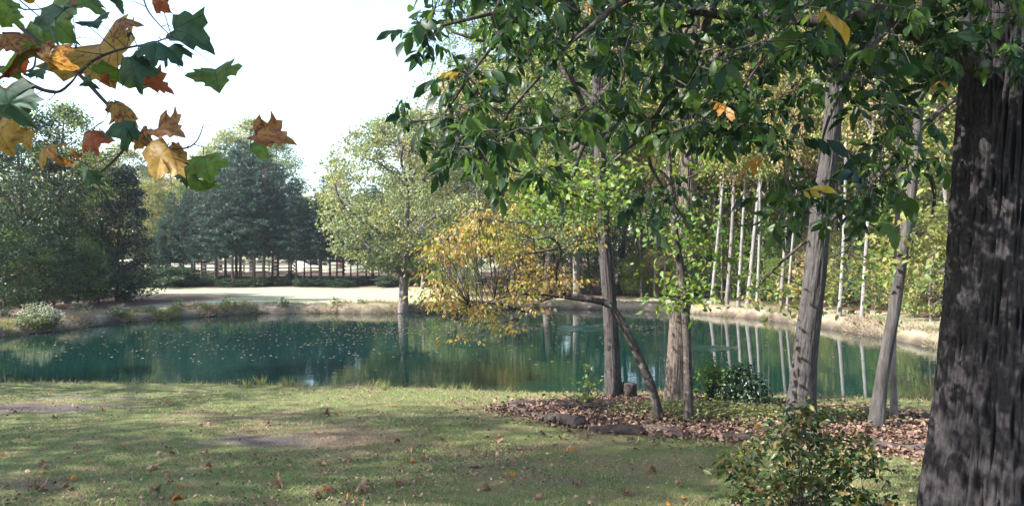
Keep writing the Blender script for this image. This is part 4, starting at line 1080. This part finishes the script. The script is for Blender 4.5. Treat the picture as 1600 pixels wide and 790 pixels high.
shrub('bush', 'bushy mixed shrub with green and bronze leaves beside the hickory trunk', x, y, .72, .68, 95, 26, .056, .12, M['leaf_shrub'], M['twig'], 81, tmpl=(OVAL[0] * (.85, 1, 1.4), OVAL[1]), extra_single=300, single=M['leaf_shrub_single'])
p = gp(1158, 633); shrub('evergreen_bush', 'low rounded dark evergreen bush between two oaks by the water', p[0], p[1], .46, .44, 130, 28, .05, .09, M['leaf_holly'], M['twig'], 82)
p = gp(1112, 628); shrub('bank_bush', 'light green twiggy bush left of the dark evergreen bush', p[0], p[1], .55, .3, 40, 16, .055, .11, M['leaf_fresh'], M['twig'], 83)
p = gp(945, 634); shrub('bank_bush', 'small leafy sprig growing by the foot of the straight oak', p[0] - .25, p[1] - .1, .5, .26, 18, 10, .06, .10, M['leaf_green'], M['twig'], 84)
p = gp(1545, 800) if False else np.array(at(1415, 800, 4.6)); 
# ivy and low green cover in the leaf bed
rng = np.random.default_rng(55); n = 9000
PX = rng.normal(1160, 60, n); PY = rng.uniform(636, 668, n)
cx = [gp(1165, 650), gp(1050, 642), gp(1300, 655)]
xy = np.vstack([c[None, :2] + rng.normal(size=(m, 2)) * sd for c, m, sd in zip(cx, (5200, 2000, 1600), ((.62, .32), (.35, .22), (.4, .25)))])
zz = height(xy[:, 0], xy[:, 1]) + rng.uniform(.01, .13, len(xy))
V, T = leaves(np.column_stack([xy, zz]), rdirs(rng, len(xy), .4), rdirs(rng, len(xy), .4, 1), rng.uniform(.025, .055, len(xy)), DIAMOND)
tag(link('ground_cover', mesh_np('ground_cover', V, T, None, leaf_mat('ground_ivy', [(.06, .075, .025), (.10, .115, .035), (.16, .14, .06)], .3), False)), 'low green creeping cover in the leaf bed', 'ground cover', None, 'stuff')

# ------------------------------------------------------------------ weeds and tufts on the banks
def weed(name, label, x, y, H, rad, nst, seed, flowers=True, group=None):
    t = thing(name, label, 'weed', (x, y, hz(x, y) - .02), 0, group)
    rng = np.random.default_rng(seed); tb = Tubes(); P = []; D = []; FP = []
    for k in range(nst):
        a = rng.random() * 6.28; q = rad * math.sqrt(rng.random()); h = H * rng.uniform(.55, 1.05) * (1 - .45 * (q / rad) ** 2)
        b = np.array((q * .6 * math.cos(a), q * .6 * math.sin(a), 0)); tip = np.array((q * math.cos(a), q * math.sin(a), h))
        path = catmull([b, (b + tip) / 2 + (0, 0, h * .1), tip], 8); tb.add(path, np.linspace(.006, .002, 8), 3, False)
        m = int(22 * h) + 5; u = rng.uniform(.1, 1, m); q3 = np.stack([np.interp(u, np.linspace(0, 1, 8), path[:, i]) for i in range(3)], 1)
        P.append(q3); D.append(rdirs(rng, m, .4, .3)); FP.append(tip[None] + rng.normal(size=(14, 3)) * (.06, .06, .03))
    P = np.vstack(P); D = np.vstack(D)
    link('stems', tb.mesh('stems', M['weed']), t)
    V, T = leaves(P, D, rdirs(rng, len(P), .5, .8), rng.uniform(.06, .14, len(P)), (DIAMOND[0] * (.6, 1, 1), DIAMOND[1]))
    link('foliage', mesh_np('foliage', V, T, None, M['weed'], False), t)
    if flowers:
        FP = np.vstack(FP); V, T = leaves(FP, rdirs(rng, len(FP), .3), rdirs(rng, len(FP), .3, 1.5), rng.uniform(.025, .05, len(FP)), DIAMOND)
        link('flowers', mesh_np('flowers', V, T, None, M['flower'], False), t)
    return t
p = gp(55, 516); weed('flowering_weed', 'large clump of tall white flowered weeds on the left bank', p[0], p[1] + .2, .85, .75, 110, 1)
p = gp(125, 488); weed('flowering_weed', 'sparse white flowered weed beside the dark thicket', p[0], p[1], .5, .4, 22, 2)
p = gp(185, 496); weed('flowering_weed', 'thin white flowered weed right at the water edge', p[0], p[1], .6, .3, 16, 3)
p = gp(5, 500); weed('flowering_weed', 'small white flowered weed behind the large weed clump', p[0], p[1], .45, .4, 18, 4)
for k, px in enumerate([230, 270, 300, 318, 345, 352, 372, 395, 520, 690, 560, 440]):
    p = gp(px, np.interp(px, [230, 400, 700], [489, 486, 484]))
    weed('bank_weed', 'wispy green weed on the tan far bank', p[0], p[1] + rnd.uniform(.0, .8), rnd.uniform(.25, .65), .28, 10, 10 + k, False, 'weeds on the far bank')

def tuft_mesh(seed, n, h, sp):
    rng = np.random.default_rng(seed); a = rng.random(n) * 6.28; d = np.stack([np.cos(a) * sp, np.sin(a) * sp, np.full(n, 1.0)], 1) * rng.uniform(.6, 1, (n, 1)) + rng.normal(size=(n, 3)) * .12
    P = np.stack([np.cos(a), np.sin(a), a * 0], 1) * rng.random((n, 1)) * .06
    V, T = leaves(P, d, rdirs(rng, n, .3, .3), h * rng.uniform(.5, 1.1, n), (np.array([(-.018, 0, 0), (.018, 0, 0), (.012, .55, .03), (-.012, .55, .03), (0, 1, -.06)]), np.array([(0, 1, 2), (0, 2, 3), (3, 2, 4)])))
    return mesh_np('grass_tuft', V, T, None, M['tuft'], False)
TM = [tuft_mesh(i, 60, .30, .55) for i in range(3)]
k = 0
for px in [395, 410, 425, 440, 452, 466, 480, 572, 585, 605, 625, 645, 658, 690, 706, 730, 1092, 1070, 1030, 1235, 1250, 1215, 60, 130, 220, 300, 350]:
    Y = np.interp(px, [0, 400, 700, 850, 1000, 1300, 1450], [12.75, 12.6, 12.2, 11.5, 11.15, 11.05, 10.8]) + rnd.uniform(-.1, .2)
    x = (px - 800) / F * Y; s = rnd.uniform(.2, .75) * (1.15 if 390 < px < 500 else 1) * (1 if px > 390 else .45); Y += rnd.uniform(-.3, .15)
    o = link('grass_tuft', TM[k % 3]); k += 1
    o.location = (x, Y, hz(x, Y) - .01); o.rotation_euler = (0, 0, rnd.uniform(0, 6)); o.scale = (s, s, s)
    tag(o, 'yellow green grass tuft at the pond edge of the lawn', 'grass', 'grass tufts along the lawn edge')

# ------------------------------------------------------------------ fence and house beyond the pines
fz = 69.0; fx = [(px - 800) / F * fz for px in (185, 735)]
nb = 14; xs = np.linspace(fx[0], fx[1], nb + 1)
fence = thing('rail_fence', 'long wooden rail fence with weathered boards behind the pines', 'fence', (xs[0], fz, hz(xs[0], fz)))
wood = plain_mat('fence_wood', (.30, .25, .20), .9, .3, 4)
def box_mesh(name, sx, sy, sz, mat, bev=0):
    v = np.array([(x, y, z) for x in (-sx / 2, sx / 2) for y in (-sy / 2, sy / 2) for z in (-sz / 2, sz / 2)])
    q = np.array([(0, 1, 3, 2), (4, 6, 7, 5), (0, 4, 5, 1), (2, 3, 7, 6), (0, 2, 6, 4), (1, 5, 7, 3)])
    return mesh_np(name, v, None, q, mat, False)
pm = box_mesh('post', .13, .13, 1.75, wood); rm = box_mesh('rail', (xs[1] - xs[0]) + .06, .04, .14, wood)
for k, x in enumerate(xs):
    z = hz(x, fz) - fence.location.z
    o = link('post', pm, fence); o.location = (x - xs[0], 0, z + .62)
    if k < nb:
        z2 = hz(xs[k + 1], fz) - fence.location.z
        for j in range(4):
            o = link('rail', rm, fence); o.location = ((x + xs[k + 1]) / 2 - xs[0], -.086, (z + z2) / 2 + .28 + j * .33)
            o.rotation_euler = (0, -math.atan2(z2 - z, xs[1] - xs[0]), 0)
hx, hy = (527 - 800) / F * 100, 100.0
house = thing('house', 'white sided house glimpsed between pine trunks beyond the fence', 'house', (hx, hy, hz(hx, hy)))
white = plain_mat('white_siding', (.75, .76, .78), .7, .05); roofm = plain_mat('roof_shingle', (.12, .12, .13)); glass = plain_mat('window_glass', (.05, .06, .08), .1, .1)
o = link('wall', box_mesh('wall', 9, 7, 3.2, white), house); o.location = (0, 0, 1.5)
rv = np.array([(-4.9, -3.9, 3.05), (4.9, -3.9, 3.05), (4.9, 3.9, 3.05), (-4.9, 3.9, 3.05), (-4.9, 0, 5.2), (4.9, 0, 5.2)])
link('roof', mesh_np('roof', rv, [(0, 4, 3), (1, 2, 5)], [(0, 1, 5, 4), (2, 3, 4, 5), (0, 3, 2, 1)], roofm, False), house)
wm = box_mesh('window', 1.0, .08, 1.3, glass); fmh = box_mesh('frame', 1.2, .05, 1.5, white)
for xx in (-3, -1, 3):
    w_ = link('window', wm, house); w_.location = (xx, -3.53, 1.7); link('frame', fmh, w_)
o = link('door', box_mesh('door', 1.0, .08, 2.1, plain_mat('door_paint', (.2, .08, .06))), house); o.location = (1.2, -3.53, 1.0)

# ------------------------------------------------------------------ grass, dry bank grass, leaves
rng = np.random.default_rng(17)
def lawn_points(n, y0, y1, power):
    Y = (y0 ** (1 - power) + rng.random(n) * (y1 ** (1 - power) - y0 ** (1 - power))) ** (1 / (1 - power))
    X = (rng.random(n) * 1.7 - .85) * Y
    return X, Y
X, Y = lawn_points(560000, 3.9, 13.2, 1.6)
d = pond_dist(X, Y); bd = poly_dist(BED, X, Y); dm = dirt_mask(X, Y)
cov = vnoise(X * .9, Y * .9, 6) * .6 + vnoise(X * 3.5, Y * 3.5, 7) * .4
kp = (d > .12) & (bd > -.05) & (rng.random(len(X)) > dm * .93) & (rng.random(len(X)) < .25 + 1.1 * smooth(.3, .62, cov))
X, Y = X[kp], Y[kp]; n = len(X)
P = np.stack([X, Y, height(X, Y) - .004], 1)
D = rdirs(rng, n, .35, .55); S = rng.uniform(.015, .038, n) * (.7 + .6 * vnoise(X * 1.3, Y * 1.3, 2)) * (1 + .045 * (Y - 4)) * np.where(rng.random(n) < .025, 1.8, 1.0)
V, T = leaves(P, D, rdirs(rng, n, .3, .5), S, (BLADE[0] * (1.15, 1, 1), BLADE[1]))
def blade_mat():
    m, nt, out = mat_new('lawn_grass'); L = nt.links.new
    tc = nd(nt, 'ShaderNodeTexCoord').outputs['Object']; rp = nd(nt, 'ShaderNodeNewGeometry').outputs['Random Per Island']
    big = noise(nt, .55, tc, 4, .65); mid = noise(nt, 4.0, tc, 5, .7)
    g = ramp(nt, [(0, (.06, .09, .03)), (.4, (.125, .19, .055)), (.75, (.21, .26, .085)), (1, (.40, .33, .19))], rp)
    y_ = ramp(nt, [(0, (.14, .105, .055)), (.5, (.29, .215, .11)), (1, (.42, .32, .20))], rp)
    f = ramp(nt, [(.36, (1, 1, 1)), (.47, (.15, .15, .15)), (.56, (0, 0, 0)), (.70, (.7, .7, .7))], big)
    c = mix(nt, g, y_, f); c = mix(nt, c, y_, ramp(nt, [(.5, (0, 0, 0)), (.66, (.8, .8, .8))], mid))
    p = nd(nt, 'ShaderNodeBsdfPrincipled'); L(c, p.inputs['Base Color']); p.inputs['Roughness'].default_value = .6; p.inputs['Specular IOR Level'].default_value = .25
    t = nd(nt, 'ShaderNodeBsdfTranslucent'); L(c, t.inputs['Color']); ms = nd(nt, 'ShaderNodeMixShader'); ms.inputs[0].default_value = .3
    L(p.outputs[0], ms.inputs[1]); L(t.outputs[0], ms.inputs[2]); L(ms.outputs[0], out.inputs[0]); return m
tag(link('lawn_grass', mesh_np('lawn_grass', V, T, None, blade_mat(), False)), 'short patchy mown grass of the lawn', 'grass', None, 'stuff')
# dry grass along the far banks
n = 190000
k_ = rng.integers(0, len(POND), n); nx_p = np.roll(POND, -1, 0) - POND; u_ = rng.random(n)[:, None]
nr_ = unit(np.stack([nx_p[:, 1], -nx_p[:, 0]], 1))[k_]
q = POND[k_] + nx_p[k_] * u_ + nr_ * (rng.random(n) ** 1.5 * 2.6)[:, None]
X, Y = q[:, 0], q[:, 1]; d = pond_dist(X, Y)
kp = (d > .03) & (vnoise(X * 1.6, Y * 1.6, 3) > .33) & ((X > 7.5) | (Y > 20) | (X < -12)); X, Y = X[kp], Y[kp]; n = len(X)
V, T = leaves(np.stack([X, Y, height(X, Y) - .01], 1), rdirs(rng, n, .6, .45), rdirs(rng, n), rng.uniform(.05, .26, n) * (.35 + 1.3 * vnoise(X * .9, Y * .9, 9) ** 1.5), BLADE)
tag(link('bank_grass', mesh_np('bank_grass', V, T, None, M['dry_grass'], False)), 'dry tan grass fringing the far pond banks', 'grass', None, 'stuff')
# fringe at the lawn edge
n = 26000
X = rng.uniform(-11, 8, n); Y = rng.uniform(10.8, 13.8, n); d = pond_dist(X, Y); kp = (d > -.02) & (d < .75) & (vnoise(X * 1.1, Y * .3, 3) > .32); X, Y = X[kp], Y[kp]; n = len(X)
V, T = leaves(np.stack([X, Y, height(X, Y) - .01], 1), rdirs(rng, n, .5, .8), rdirs(rng, n), rng.uniform(.04, .15, n), (BLADE[0] * (.5, 1, 1), BLADE[1]))
tag(link('edge_grass', mesh_np('edge_grass', V, T, None, M['dry_grass'], False)), 'thin seed grass along the lawn side of the pond', 'grass', None, 'stuff')
# leaf litter in the bed
def curl_leaves(P, S, rng, lift=.3):
    n = len(P); return leaves(P, rdirs(rng, n, lift, .0), rdirs(rng, n, .45, 1.0), S, (OVAL[0] * (1.5, 1, 2.2), OVAL[1]))
n = 52000
lo, hi = BED.min(0), BED.max(0)
X = rng.uniform(lo[0] - .5, hi[0] + .3, n); Y = rng.uniform(lo[1] - .5, hi[1] + .3, n); bd = poly_dist(BED, X, Y)
kp = ((bd < 0) | (rng.random(n) < .22 * np.exp(-np.clip(bd, 0, 9) * 4))) & (pond_dist(X, Y) > .3); X, Y = X[kp], Y[kp]; n = len(X)
V, T = curl_leaves(np.stack([X, Y, height(X, Y) + rng.uniform(.0, .05, n)], 1), rng.uniform(.03, .072, n), rng, .5)
tag(link('leaf_litter', mesh_np('leaf_litter', V, T, None, M['litter'], True)), 'thick brown leaf litter covering the tree bed', 'leaf litter', None, 'stuff')
# scattered bits on the lawn
X, Y = lawn_points(30000, 4.3, 13, 1.2); bd = poly_dist(BED, X, Y)
dn = vnoise(X * .7, Y * .7, 12) * .7 + vnoise(X * 2, Y * 2, 13) * .3
kp = (pond_dist(X, Y) > .2) & (bd > 0) & (rng.random(len(X)) < np.clip((dn - .30) * 2.0, .05, 1) * (.4 + .6 * smooth(-6, 0, X))); X, Y = X[kp], Y[kp]; n = len(X)
V, T = curl_leaves(np.stack([X, Y, height(X, Y) + .022], 1), rng.uniform(.012, .036, n), rng)
tag(link('leaf_crumbs', mesh_np('leaf_crumbs', V, T, None, M['fallen'], True)), 'small broken leaves strewn over the lawn', 'leaf litter', None, 'stuff')
# single fallen leaves
FB = [(mesh_np('fallen_leaf', ML[i][0] * (1, 1, 1.5) - (0, .3, 0), ML[i][1], None, M['fallen_brown']), mesh_np('fallen_leaf', ML[i][0] * (1, 1, 1.5) - (0, .3, 0), ML[i][1], None, M['fallen_orange'])) for i in range(5)]
SPOT = [(68, 731), (97, 762), (112, 765), (64, 767), (242, 770), (230, 735), (282, 763), (278, 778), (325, 733), (320, 711), (192, 701), (267, 710), (252, 710), (433, 762), (510, 770), (497, 779), (502, 727), (543, 720), (565, 770), (643, 706), (663, 719), (645, 723), (740, 730), (621, 757),
        (778, 682), (780, 690), (878, 686), (890, 703), (1018, 738), (742, 705), (690, 690), (620, 690), (1155, 795), (900, 760), (1060, 760), (980, 775), (840, 780), (330, 664), (510, 650), (418, 664), (800, 745), (760, 765)]
n = 0
while n < 290:
    if n < len(SPOT): q = gp(*SPOT[n]); s = rnd.uniform(.06, .095)
    else:
        Y = 4.4 + 8.0 * rnd.random() ** 1.3; x = rnd.uniform(-.72, .72) * Y
        if pond_dist(x, Y)[0] < .3 or poly_dist(BED, np.array([x]), np.array([Y]))[0] < .0 : continue
        if vnoise(x * .6, Y * .6, 12) < rnd.uniform(.1, .6): continue
        q = np.array((x, Y, hz(x, Y))); s = rnd.uniform(.025, .06)
    orange = rnd.random() < .16
    o = link('fallen_leaf', FB[n % 5][1 if orange else 0]); n += 1
    o.location = (q[0], q[1], q[2] + .018 + s * .10); o.rotation_euler = (rnd.uniform(-.5, .5), rnd.uniform(-.5, .5), rnd.uniform(0, 6.28)); o.scale = (s, s, s * rnd.uniform(.7, 1.5))
    tag(o, 'orange fallen leaf lying on the lawn' if orange else 'brown dry fallen leaf lying on the lawn', 'leaf', 'orange leaves on the lawn' if orange else 'brown leaves on the lawn')
# leaves floating on the pond
n = 22000
X = rng.uniform(-16, 11, n); Y = 12 + 24 * rng.random(n); d = pond_dist(X, Y)
w = .08 + .92 * smooth(21, 27, Y + 4 * (vnoise(X * .3, Y * .3, 5) - .5)) * smooth(-9, -3, X) * smooth(9, 5, X) * smooth(.42, .6, vnoise(X * .5, Y * .9, 21)) + .10 * smooth(16, 20, Y) * smooth(-16, -10, X) * smooth(2, -4, X)
w = w * (.15 + .85 * smooth(15, 18, Y))
kp = (d < -.1) & (rng.random(n) < w); X, Y = X[kp], Y[kp]; n = len(X)
V, T = leaves(np.stack([X, Y, np.full(n, .006)], 1), rdirs(rng, n, 0), np.tile((0, 0, 1.0), (n, 1)) + rng.normal(size=(n, 3)) * .04, rng.uniform(.03, .085, n), (OVAL[0] * (1.5, 1, .2), OVAL[1]))
tag(link('floating_leaves', mesh_np('floating_leaves', V, T, None, M['float_leaf'], True)), 'dead leaves floating on the pond water', 'leaf litter', None, 'stuff')

# ------------------------------------------------------------------ the air over the pond and field
hv = bpy.data.objects.new('haze', box_mesh('haze', 640, 620, 36, None)); COL.objects.link(hv)
hv.location = (0, 130, 14.5)
hm, nt, out = mat_new('haze')
pv = nd(nt, 'ShaderNodeVolumePrincipled'); pv.inputs['Density'].default_value = HAZE
pv.inputs['Color'].default_value = (.86, .92, 1, 1); pv.inputs['Anisotropy'].default_value = .2
nt.links.new(pv.outputs[0], out.inputs['Volume'])
hv.data.materials.append(hm); tag(hv, 'thin pale haze over the pond', None, None, 'stuff')
